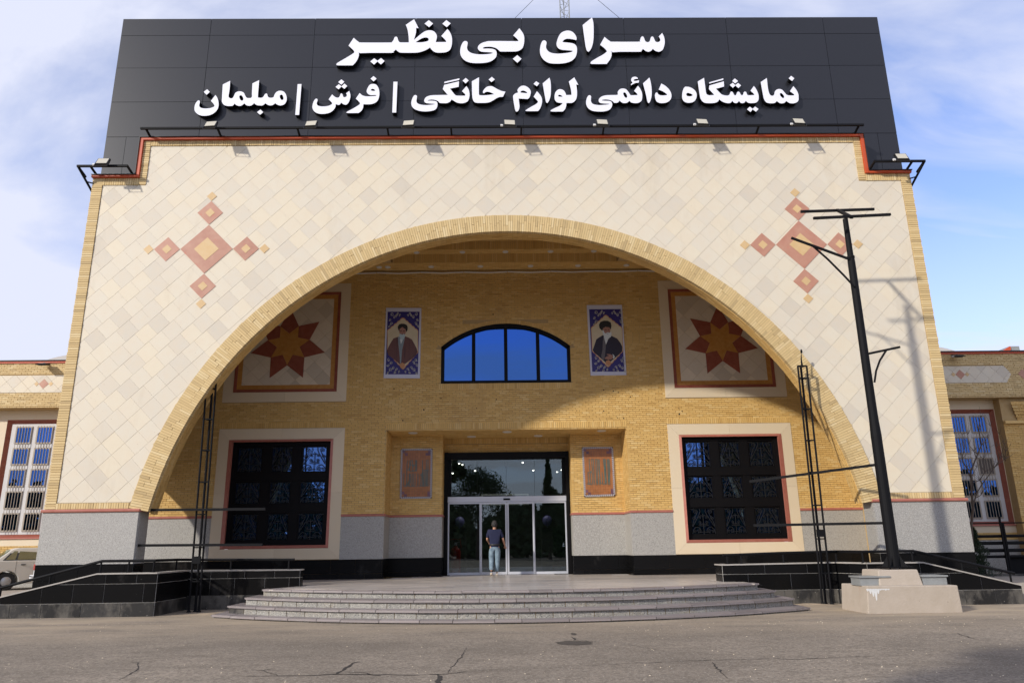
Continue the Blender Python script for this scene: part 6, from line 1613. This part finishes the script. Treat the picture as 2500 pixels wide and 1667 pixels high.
# ------------------------------------------------------------------ person
def skinobj(name, verts, edges, radii, mt, parent, root=0, sub=2):
    me = bpy.data.meshes.new(name); me.from_pydata([tuple(v) for v in verts], edges, []); me.materials.append(mt)
    o = bpy.data.objects.new(name, me); C.objects.link(o); o.parent = parent
    sk = o.modifiers.new('skin', 'SKIN'); sk.use_smooth_shade = True
    for i, d in enumerate(me.skin_vertices[0].data):
        r = radii[i]; d.radius = r if isinstance(r, tuple) else (r, r); d.use_root = (i == root)
    sb = o.modifiers.new('sub', 'SUBSURF'); sb.levels = sub; sb.render_levels = sub
    return o
def person():
    Y0 = 25.9
    t = thing('person', 'man seen from behind in navy shirt and faded jeans walking to the glass door', 'person')
    cx = at(1208, 1400, Y0).x; H = 1.76; z0 = PZ
    def V(x, y, z): return Vector((cx+x*1.12, Y0+y, z0+z*1.03))
    J = dict(pelvis=V(0.0, 0, 0.94), waist=V(0.0, 0.01, 1.06), chest=V(-0.005, 0.03, 1.27), neckb=V(0, 0.02, 1.44), neck=V(0, 0.02, 1.50), head=V(0.0, 0.035, 1.60), crown=V(0, 0.03, 1.69),
             ls=V(-0.17, 0.02, 1.40), le=V(-0.225, 0.06, 1.14), lw=V(-0.17, 0.27, 1.04), rs=V(0.17, 0.02, 1.40), re=V(0.26, 0.05, 1.13), rw=V(0.31, 0.20, 0.94),
             lh=V(-0.09, 0, 0.88), lk=V(-0.10, 0.03, 0.50), la=V(-0.10, -0.13, 0.15), rh=V(0.09, 0, 0.88), rk=V(0.08, 0.06, 0.48), ra=V(0.06, 0.05, 0.09))
    names = list(J); idx = {n: i for i, n in enumerate(names)}
    E_ = [('pelvis', 'waist'), ('waist', 'chest'), ('chest', 'neckb'), ('neckb', 'neck'), ('neck', 'head'), ('head', 'crown'), ('chest', 'ls'), ('ls', 'le'), ('le', 'lw'), ('chest', 'rs'), ('rs', 're'), ('re', 'rw'),
          ('pelvis', 'lh'), ('lh', 'lk'), ('lk', 'la'), ('pelvis', 'rh'), ('rh', 'rk'), ('rk', 'ra')]
    R_ = dict(pelvis=(0.13, 0.10), waist=(0.135, 0.095), chest=(0.15, 0.10), neckb=(0.065, 0.06), neck=0.052, head=(0.078, 0.09), crown=(0.06, 0.07), ls=0.055, le=0.040, lw=0.028, rs=0.055, re=0.040, rw=0.028, lh=0.085, lk=0.055, la=0.036, rh=0.085, rk=0.055, ra=0.036)
    body = skinobj('body', [J[n] for n in names], [(idx[a], idx[b]) for a, b in E_], [R_[n] for n in names], M['skin'], t)
    # shirt with short sleeves
    sv = [J['waist']+Vector((0, 0, -0.17)), J['waist'], J['chest'], J['neckb']+Vector((0, 0, 0.0)), J['ls'], J['ls'].lerp(J['le'], 0.85), J['rs'], J['rs'].lerp(J['re'], 0.85)]
    skinobj('shirt', sv, [(0, 1), (1, 2), (2, 3), (2, 4), (4, 5), (2, 6), (6, 7)], [(0.185, 0.14), (0.178, 0.13), (0.20, 0.135), (0.085, 0.08), (0.085, 0.085), (0.062, 0.062), (0.085, 0.085), (0.062, 0.062)], M['navy'], t, root=1)
    skinobj('jeans', [J['pelvis']+Vector((0, 0, 0.06)), J['pelvis'], J['lh'], J['lk'], J['la']+Vector((0, 0.0, 0.02)), J['rh'], J['rk'], J['ra']+Vector((0, 0, 0.02))], [(0, 1), (1, 2), (2, 3), (3, 4), (1, 5), (5, 6), (6, 7)],
            [(0.165, 0.13), (0.175, 0.145), (0.115, 0.125), 0.088, 0.074, (0.115, 0.125), 0.088, 0.074], M['denim'], t, root=1)
    m = MB(); m.lathe(J['pelvis']+Vector((0, 0, 0.015)), [(0.185, 0), (0.189, 0.012), (0.189, 0.03), (0.185, 0.04)], 24); o = m.build('belt', M['belt'], t); 
    for v in o.data.vertices: v.co.y = Y0+(v.co.y-Y0)*0.80
    # shoes
    skinobj('shoe', [J['la']+Vector((0, -0.04, -0.05)), J['la']+Vector((0, 0.03, -0.09)), J['la']+Vector((0, 0.15, -0.13))], [(0, 1), (1, 2)], [(0.04, 0.05), (0.045, 0.045), (0.038, 0.022)], M['shoe'], t, sub=2)
    skinobj('shoe', [J['ra']+Vector((0, -0.05, -0.04)), J['ra']+Vector((0, 0.04, -0.045)), J['ra']+Vector((0, 0.17, -0.06))], [(0, 1), (1, 2)], [(0.045, 0.045), (0.048, 0.042), (0.042, 0.026)], M['shoe'], t, sub=2)
    # hair cap over back and top of the head, ears
    bm = bmesh.new(); bmesh.ops.create_uvsphere(bm, u_segments=20, v_segments=14, radius=1)
    for v in bm.verts:
        v.co = Vector((v.co.x*0.100, v.co.y*0.116, v.co.z*0.128))
    bmesh.ops.delete(bm, geom=[v for v in bm.verts if v.co.z < -0.122 or (v.co.y > 0.05 and v.co.z < 0.05)], context='VERTS')
    rr = random.Random(1)
    for v in bm.verts: v.co *= 1+rr.uniform(-0.015, 0.02)
    me = bpy.data.meshes.new('hair'); bm.to_mesh(me); bm.free(); me.materials.append(M['hair'])
    o = bpy.data.objects.new('hair', me); C.objects.link(o); o.parent = t; o.location = J['head']+Vector((0, -0.004, 0.028)); so_ = o.modifiers.new('s', 'SOLIDIFY'); so_.thickness = 0.006
    for s in (-1, 1):
        m = MB(); m.lathe(J['head']+Vector((s*0.082, 0.02, -0.005)), [(0.004, -0.028), (0.014, -0.018), (0.018, 0.006), (0.010, 0.028), (0.003, 0.032)], 10); m.build('ear', M['skin'], t, smooth=True)
    # hands: palm and five bent fingers each
    for w_, e_, s in (('lw', 'le', -1), ('rw', 're', 1)):
        d = (J[w_]-J[e_]).normalized(); side = d.cross(Vector((0, 1, 0.3))).normalized(); nrm = side.cross(d).normalized()
        P = J[w_]; vs = [P, P+d*0.05, P+d*0.085]; es = [(0, 1), (1, 2)]; rs = [(0.026, 0.02), (0.040, 0.018), (0.040, 0.016)]
        for k, (o_, ln) in enumerate(((-0.030, 0.062), (-0.010, 0.075), (0.010, 0.070), (0.029, 0.055))):
            a = P+d*0.085+side*o_; b = a+d*ln*0.5+nrm*0.006; c_ = b+d*ln*0.4+nrm*0.028
            i = len(vs); vs += [a, b, c_]; es += [(2, i), (i, i+1), (i+1, i+2)]; rs += [0.0095, 0.0085, 0.007]
        a = P+d*0.03-side*0.032*s; b = a+d*0.03-side*0.02*s; c_ = b+d*0.028; i = len(vs); vs += [a, b, c_]; es += [(1, i), (i, i+1), (i+1, i+2)]; rs += [0.011, 0.0095, 0.008]
        skinobj('hand', vs, es, rs, M['skin'], t, sub=1)
person()

# ------------------------------------------------------------------ parked cars
def car(label, paint, ox, oy, yaw, zg):
    t = thing('parked_car', label, 'car', 'cars parked left of the hall')
    # local frame: x forward from the rear bumper, y to the left, near side (right side) at y = -0.82
    Lc, Wd = 4.0, 0.82
    def add(m, name, mt, smooth_=False, bev=0):
        o = m.build(name, mt, t, smooth=smooth_)
        if bev: b = o.modifiers.new('b', 'BEVEL'); b.width = bev; b.segments = 3; b.limit_method = 'ANGLE'
        return o
    lower = [(0.06, 0.30), (0.0, 0.45), (0.0, 0.62), (0.05, 0.90), (0.35, 0.95), (1.2, 0.95), (2.75, 0.93), (3.45, 0.86), (3.92, 0.74), (4.0, 0.55), (3.97, 0.30)]
    def arch(c): return [(c+0.34*math.cos(a_*math.pi/10), 0.28+0.34*math.sin(a_*math.pi/10)) for a_ in range(11)]
    prof = lower[:1]+lower[1:]+arch(3.22)+arch(0.80)
    prof = lower+[(3.56, 0.22)]+arch(3.22)[0:]+[(2.88, 0.20), (1.14, 0.20)]+arch(0.80)+[(0.46, 0.28)]
    m = MB(); m.prism(prof, 'y', -Wd, Wd); add(m, 'body', paint, bev=0.03)
    cab = [(0.42, 0.94), (0.85, 1.30), (1.05, 1.36), (2.15, 1.36), (2.40, 1.32), (3.00, 0.92)]
    m = MB()
    k = len(cab); inn = 0.14
    m.v = [(x, -Wd+0.02+(inn if z > 1.2 else 0.0), z) for x, z in cab]+[(x, Wd-0.02-(inn if z > 1.2 else 0.0), z) for x, z in cab]
    m.f = [tuple(range(k)), tuple(range(2*k-1, k-1, -1))]+[(i, k+i, k+(i+1) % k, (i+1) % k) for i in range(k)]; m.m = [0]*len(m.f)
    add(m, 'cabin', paint, bev=0.03)
    def glass(pts, off): # side glass on the sloping cabin side
        m = MB(); 
        for s in (-1, 1):
            V_ = []
            for x, z in pts:
                yy = Wd-0.02-(inn*(z-0.94)/(1.28-0.94) if z < 1.28 else inn)+off; V_.append((x, s*yy, z))
            m.poly(V_)
        add(m, 'side_window', M['carglass'])
    def sidetrim(pts, off, mt, name):
        m = MB()
        for s in (-1, 1): m.poly([(x, s*(Wd-0.02-(inn*(z-0.94)/0.34 if z < 1.28 else inn)+off), z) for x, z in pts])
        add(m, name, mt)
    sidetrim([(0.62, 0.955), (0.90, 1.29), (2.34, 1.29), (2.90, 0.955)], 0.008, M['plastic'], 'window_rubber')
    glass([(0.70, 0.98), (0.93, 1.26), (1.04, 1.26), (0.98, 0.98)], 0.014)
    glass([(1.04, 0.98), (1.09, 1.27), (1.66, 1.27), (1.66, 0.98)], 0.014); glass([(1.74, 0.98), (1.74, 1.27), (2.28, 1.27), (2.72, 0.98)], 0.014)
    m = MB(); m.poly([(0.45, -0.66, 0.985), (0.45, 0.66, 0.985), (0.83, 0.58, 1.295), (0.83, -0.58, 1.295)]);
    for i, v in enumerate(m.v): m.v[i] = (v[0]-0.012, v[1], v[2]+0.01)
    add(m, 'rear_window', M['carglass'])
    m = MB(); m.poly([(2.93, 0.66, 0.975), (2.93, -0.66, 0.975), (2.44, -0.57, 1.305), (2.44, 0.57, 1.305)])
    for i, v in enumerate(m.v): m.v[i] = (v[0]+0.014, v[1], v[2]+0.01)
    add(m, 'windscreen', M['carglass'])
    for s in (-1, 1):
        m = MB(); m.box(-0.015, 0.10, *sorted((s*0.50, s*0.835)), 0.66, 0.84); add(m, 'tail_lamp', M['redlamp'], bev=0.01)
        for xh in (1.16, 1.88): m = MB(); m.box(xh, xh+0.13, *sorted((s*0.815, s*0.845)), 0.80, 0.83); add(m, 'door_handle', M['plastic'])
        m = MB()
        for xd in (1.02, 1.71, 2.72): m.box(xd, xd+0.008, *sorted((s*0.815, s*0.8225)), 0.28, 0.93)
        add(m, 'door_gap', M['plastic'])
        m = MB(); m.box(2.62, 2.74, *sorted((s*0.80, s*0.96)), 0.95, 1.05); add(m, 'door_mirror', M['plastic'], bev=0.015)
    m = MB(); m.box(-0.10, 0.10, -0.80, 0.80, 0.36, 0.52); add(m, 'rear_bumper', paint, bev=0.03)
    m = MB(); m.box(-0.108, -0.10, -0.79, 0.79, 0.46, 0.49); add(m, 'bumper_strip', M['plastic'])
    m = MB(); m.box(3.92, 4.08, -0.80, 0.80, 0.32, 0.50); add(m, 'front_bumper', paint, bev=0.03)
    m = MB(); m.box(-0.02, 0.0, -0.24, 0.24, 0.62, 0.74); add(m, 'number_plate', M['conduit'])
    for xw in (0.80, 3.22):
        for s in (-1, 1):
            c_ = (xw, s*0.70, 0.28); w = MB(); w.lathe(c_, [(0.19, -0.09), (0.27, -0.09), (0.29, -0.06), (0.29, 0.06), (0.27, 0.09), (0.19, 0.09)], 24, axis='y'); wo = w.build('wheel', M['tyre'], t)
            h = MB(); h.lathe((xw, s*0.70, 0.28), [(0.02, s*0.115), (0.08, s*0.11), (0.17, s*0.085), (0.19, s*0.07)], 20, axis='y'); h.build('hubcap', M['rim'], wo)
    m = MB(); m.box(1.45, 1.58, -0.62, -0.22, 0.6, 1.18); m.box(2.0, 2.13, -0.62, -0.22, 0.6, 1.15); m.box(1.45, 1.58, 0.22, 0.62, 0.6, 1.18); add(m, 'seats', M['plastic'], bev=0.03)
    t.location = (ox, oy, zg); t.rotation_euler = (0, 0, yaw)
    return t
yw = rad(38)
p = at(13, 1425, 26.3)     # near rear wheel
hx, hy = math.cos(yw), math.sin(yw)
# near side wheel is at local (0.80, -0.82)
zg = 0.485
car('old cream sedan with its front hidden behind the portal leg', M['paintcar'], p.x-0.80*hx-0.82*hy, 26.3-0.80*hy+0.82*hx, yw, zg)
q = at(77, 1400, 25.2)
# the rear left corner (0, 0.82) shows beside the leg
car('white car of which only a red tail lamp and bumper corner show', M['paintcar2'], q.x+0.82*hy+0.05, 25.2-0.82*hx, yw, zg)

# ------------------------------------------------------------------ plants and dark railing on the right
def conifer():
    t = thing('conifer_shrub', 'small dark conical conifer behind the right portal leg', 'shrub')
    b = at(2385, 1385, 25.5); top = at(2393, 1282, 25.5); h = top.z-0.48; cx = b.x
    m = MB(); m.tube([(cx, 25.5, 0.45), (cx, 25.5, 0.48+h*0.9)], 0.035, 6, r2=0.01); m.build('stem', M['bark'], t)
    m = MB(); rr = random.Random(4)
    for i in range(5200):
        f = rr.random()**0.8; z = 0.50+h*f; rmax = 0.62*(1-f)**0.75*(0.85+0.25*math.sin(f*16)); r = rmax*math.sqrt(rr.random())*(0.9+0.3*rr.random()); a = rr.random()*6.283
        c_ = Vector((cx+r*math.cos(a), 25.5+r*math.sin(a), z)); d = Vector((math.cos(a), math.sin(a), 0.9+rr.random()*0.6)).normalized()*(0.05+0.03*rr.random()); s_ = d.cross(Vector((rr.random()-.5, rr.random()-.5, rr.random()))).normalized()*0.014
        m.poly([c_-s_, c_+s_, c_+d])
    o = m.build('needles', M['conifer'], t, kind='stuff', fix=False)
conifer()
def bare_tree():
    t = thing('bare_tree', 'leafless young tree with thin forked branches before the right wing window', 'tree')
    rr = random.Random(12); Y = 24.6
    def P(px, py, dy=0): return at(px, py, Y+dy)
    m = MB(); m.tube([P(2376, 1400), P(2374, 1330), P(2371, 1285), P(2376, 1240), P(2371, 1190)], 0.05, 8, r2=0.035); m.build('trunk', M['bark'], t)
    br = MB()
    L_ = [([(2371, 1190), (2370, 1150), (2383, 1120), (2398, 1085), (2390, 1050), (2393, 1020)], .03), ([(2371, 1170), (2360, 1140), (2349, 1120), (2356, 1090), (2350, 1060)], .022), ([(2376, 1240), (2385, 1205), (2398, 1180), (2420, 1150), (2440, 1120), (2452, 1085)], .022),
          ([(2374, 1178), (2390, 1172), (2405, 1150), (2425, 1140), (2450, 1122), (2456, 1100)], .018), ([(2383, 1120), (2378, 1100), (2365, 1085), (2362, 1060)], .016), ([(2398, 1085), (2412, 1070), (2418, 1040)], .014), ([(2420, 1150), (2437, 1130), (2455, 1125)], .012),
          ([(2380, 1216), (2395, 1208), (2402, 1195), (2410, 1190)], .012), ([(2370, 1150), (2352, 1130), (2344, 1100)], .013), ([(2405, 1150), (2400, 1120), (2408, 1095), (2404, 1070)], .013), ([(2440, 1120), (2432, 1090), (2440, 1060)], .011), ([(2425, 1143), (2455, 1118), (2455, 1105)], .01), ([(2376, 1186), (2372, 1160), (2385, 1140), (2386, 1108)], .014)]
    for pts, r in L_:
        dy = rr.uniform(-0.6, 0.6); n = len(pts)
        br.tube([P(px+rr.uniform(-1.5, 1.5), py, dy*i/n) for i, (px, py) in enumerate(pts)], r, 6, r2=r*0.3)
        for i in range(1, n):
            for k in range(3):
                a = P(*pts[i], dy*i/n); v = Vector((rr.uniform(-.35, .35), rr.uniform(-.2, .2), rr.uniform(.1, .45))); br.tube([a, a+v*0.5+Vector((0.03, 0, 0)), a+v], 0.007, 4, r2=0.002)
    br.build('branches', M['bark'], t, kind='stuff')
bare_tree()
def railing():
    t = thing('black_pipe_barrier', 'black pipe barrier with posts before the right wing', 'railing')
    y = 26.3
    for px, py, r in ((2345, 1308, 0.05), (2345, 1325, 0.06), (2345, 1343, 0.06), (2345, 1358, 0.05)):
        z = at(2440, py, y).z; m = MB(); m.tube([(13.2, y, z), (22, y, z)], r, 10); m.build('barrier_pipe', M['steel2'], t)
    z = at(2440, 1278, y).z; m = MB(); m.tube([(13.2, y-0.1, z), (22, y-0.1, z+0.05)], 0.02, 8); m.build('top_rail', M['steel2'], t)
    for px in (2447, 2453, 2530):
        x = at(px, 1330, y).x; m = MB(); m.bar((x, y-0.1, 0.48), (x, y-0.1, z+0.25 if px == 2447 else z), 0.06, 0.05); m.build('barrier_post', M['steel2'], t)
    m = MB(); x = at(2418, 1365, y).x; m.box(14.2, x-0.15, y+0.1, y+0.15, 0.48, 1.0); m.box(x+0.75, 22, y+0.1, y+0.15, 0.48, 1.1); m.build('barrier_panel', M['steel2'], t)
    m = MB(); m.box(14.0, 22, y-0.2, y+0.3, 0.47, 0.55); m.build('barrier_plinth', M['dusty'], t)
railing()

# ------------------------------------------------------------------ trees across the road, behind the camera
def tree(label, x, y, h, r, seed, kind, lo=0.42):
    t = thing('street_tree' if kind else 'cypress_tree', label, 'tree', None)
    rr = random.Random(seed); m = MB()
    m.tube([(x, y, G-0.1), (x+0.1, y, h*0.35), (x, y+0.1, h*0.8)], 0.22, 8, r2=0.06)
    m.build('trunk', M['bark'], t)
    cl = []
    for i in range(34 if kind else 60):
        a = rr.random()*6.28; f = rr.random()
        if kind: R_ = r*math.sqrt(rr.random())*0.8; z = h*lo+h*(0.94-lo)*f; R_ *= math.sin(math.pi*(0.15+0.8*f)); s = r*0.32
        else: z = h*0.12+h*0.85*f; R_ = r*(1-f)*0.35*rr.random(); s = r*0.55*(1.15-f)
        cl.append((Vector((x+R_*math.cos(a), y+R_*math.sin(a), z)), s))
    m = MB()
    for i in range(9000):
        c_, s = rr.choice(cl); v = Vector((rr.gauss(0, 1), rr.gauss(0, 1), rr.gauss(0, 1))); v = v.normalized()*s*(rr.random()**0.4); p_ = c_+v
        a = Vector((rr.gauss(0, 1), rr.gauss(0, 1), rr.gauss(0, 1))).normalized()*0.13; b = a.cross(Vector((rr.random(), rr.random(), rr.random()))).normalized()*0.08
        m.poly([p_-a, p_-b, p_+a, p_+b])
    m.build('crown', M['leaf'], t, kind='stuff', fix=False)
tree('broad leafy tree across the road mirrored in the left panes', -22, -30, 9.5, 4.2, 1, True)
tree('broad leafy tree across the road mirrored in the door glass', -3, -34, 10, 4.8, 2, True)
tree('pointed cypress across the road mirrored in the transom', 5, -30, 11.5, 1.9, 3, False)
tree('broad leafy tree across the road mirrored in the right panes', 14, -33, 9.0, 4.6, 4, True)
tree('tall cypress across the road mirrored in the right panes', 24, -30, 12, 2.2, 5, False)
def belt():
    rr = random.Random(31); m = MB()
    for i in range(26000):
        x = rr.uniform(-75, 75); hmax = 5.6+3.2*min(1, abs(x)/22)+1.2*math.sin(x*0.35)+1.2*math.sin(x*0.9+1)+0.8*math.sin(x*2.3); z = G+hmax*rr.random()**0.7; y = -46+rr.uniform(-2.5, 2.5)
        p_ = Vector((x, y, z)); a = Vector((rr.gauss(0, 1), rr.gauss(0, 1)*.4, rr.gauss(0, 1))).normalized()*0.55; b = a.cross(Vector((0, 1, 0.2))).normalized()*0.28
        m.poly([p_-a, p_-b, p_+a, p_+b])
    o = m.build('tree_belt', M['leaf'], fix=False); o['kind'] = 'stuff'
belt()
tree('unseen bushy tree added beside the camera to shade the asphalt', -4.2, 0.0, 9.0, 1.5, 6, True, 0.66)  # out-of-view tree, added only to cast the shadow on the asphalt

# ------------------------------------------------------------------ marks on the asphalt
def marks():
    rr = random.Random(21)
    def gz(px, py):
        d = fw + rt*((px-1250)/F) - up*((py-833.5)/F); return CO+d*((G-CO.z)/d.z)
    def crack(pts, w, name='asphalt_crack'):
        P = [gz(*p) for p in pts]; Q = []
        for a, b in zip(P, P[1:]):
            n = max(2, int((b-a).length/0.10))
            for i in range(n):
                q = a.lerp(b, i/n); Q.append(Vector((q.x+rr.uniform(-.02, .02), q.y+rr.uniform(-.035, .035), G+0.004)))
        Q.append(Vector((P[-1].x, P[-1].y, G+0.004)))
        m = MB(); N_ = len(Q)
        prev = None
        for i, q in enumerate(Q):
            t_ = (Q[min(i+1, N_-1)]-Q[max(i-1, 0)]).normalized(); n = Vector((-t_.y, t_.x, 0)); ww = w*(0.35+rr.random()*0.9)*math.sin(math.pi*min(1, (i+1)/(N_+1))*0.9+0.15)
            cur = (q+n*ww/2, q-n*ww/2)
            if prev: m.poly([prev[0], prev[1], cur[1], cur[0]])
            prev = cur
        o = m.build(name, M['crack'], kind='structure', fix=False)
    crack([(575, 1636), (640, 1636), (690, 1650), (780, 1647), (880, 1645), (980, 1648), (1080, 1645), (1160, 1637), (1250, 1634)], 0.035)
    crack([(812, 1648), (845, 1630), (862, 1618), (878, 1615)], 0.05); crack([(845, 1638), (880, 1640), (905, 1646), (930, 1649)], 0.035)
    crack([(585, 1652), (640, 1650), (690, 1650)], 0.025); crack([(642, 1637), (665, 1632)], 0.02)
    crack([(1065, 1644), (1075, 1655), (1068, 1667), (1075, 1690)], 0.09); crack([(1092, 1642), (1110, 1620), (1128, 1600), (1140, 1580)], 0.018)
    crack([(1300, 1633), (1420, 1625), (1560, 1618), (1700, 1612), (1830, 1608), (1960, 1608), (2100, 1602), (2200, 1600), (2330, 1596)], 0.022)
    crack([(1738, 1616), (1752, 1632), (1768, 1645), (1776, 1655)], 0.03); crack([(300, 1612), (335, 1618), (338, 1632), (318, 1645), (290, 1660)], 0.022)
    crack([(1500, 1565), (1570, 1580), (1640, 1592)], 0.012); crack([(1380, 1563), (1412, 1562), (1435, 1564), (1462, 1567)], 0.02); crack([(1395, 1554), (1405, 1560), (1400, 1563)], 0.04)
    crack([(2335, 1545), (2365, 1555), (2385, 1560)], 0.02); crack([(1210, 1600), (1260, 1596), (1300, 1594)], 0.01)
    def blob(px, py, rx, ry, seed, mt='patch', name='asphalt_patch', z=0.0045):
        r_ = random.Random(seed); c_ = gz(px, py); n = 26
        m = MB(); m.poly([(c_.x+rx*math.cos(2*math.pi*k/n)*(0.85+0.3*r_.random()), c_.y+ry*math.sin(2*math.pi*k/n)*(0.85+0.3*r_.random()), G+z) for k in range(n)]); m.build(name, M[mt], kind='structure', fix=False)
    blob(1401, 1569, 0.30, 0.27, 1); blob(1400, 1547, 0.05, 0.16, 2)
    # sand drifts piled against walls and steps
    def drift(px, py, rx, ry, h, seed):
        r_ = random.Random(seed); c_ = gz(px, py); m = MB(); n, k = 22, 5; b = len(m.v)
        m.v.append((c_.x, c_.y, G+h)); 
        for j in range(1, k+1):
            f = j/k
            for i in range(n):
                a = 2*math.pi*i/n; w = 0.9+0.2*math.sin(3*a+seed)+0.08*r_.random()
                m.v.append((c_.x+rx*f*w*math.cos(a), c_.y+ry*f*w*math.sin(a), G+h*(1-f)**1.3*(0.8+0.4*r_.random())-(0.004 if j == k else 0)))
        for i in range(n): m.f.append((b, b+1+i, b+1+(i+1) % n)); m.m.append(0)
        for j in range(k-1):
            for i in range(n):
                p_, q_ = b+1+j*n, b+1+(j+1)*n; m.f.append((p_+i, q_+i, q_+(i+1) % n, p_+(i+1) % n)); m.m.append(0)
        m.build('sand_drift', M['sand'], kind='structure', fix=False)
    drift(1975, 1478, 1.0, 0.35, 0.06, 1); drift(500, 1500, 0.9, 0.4, 0.04, 3)
    m = MB()          # loose pebbles and litter
    for i in range(420):
        px = rr.uniform(0, 2500); py = rr.choice((rr.uniform(1500, 1540), rr.uniform(1500, 1665))); c_ = gz(px, py)
        if c_.y > 17.5: continue
        if -7 < c_.x < 7 and c_.y > 15.9: continue
        s = rr.uniform(0.003, 0.012)
        b = len(m.v); m.v += [(c_.x+s*1.2, c_.y, G), (c_.x, c_.y+s, G), (c_.x-s, c_.y, G), (c_.x, c_.y-s, G), (c_.x+s*.2, c_.y, G+s*0.8)]
        for a, bb in ((0, 1), (1, 2), (2, 3), (3, 0)): m.f.append((b+a, b+bb, b+4)); m.m.append(0)
    m.build('pebbles', M['frame'], kind='stuff', fix=False)
marks()
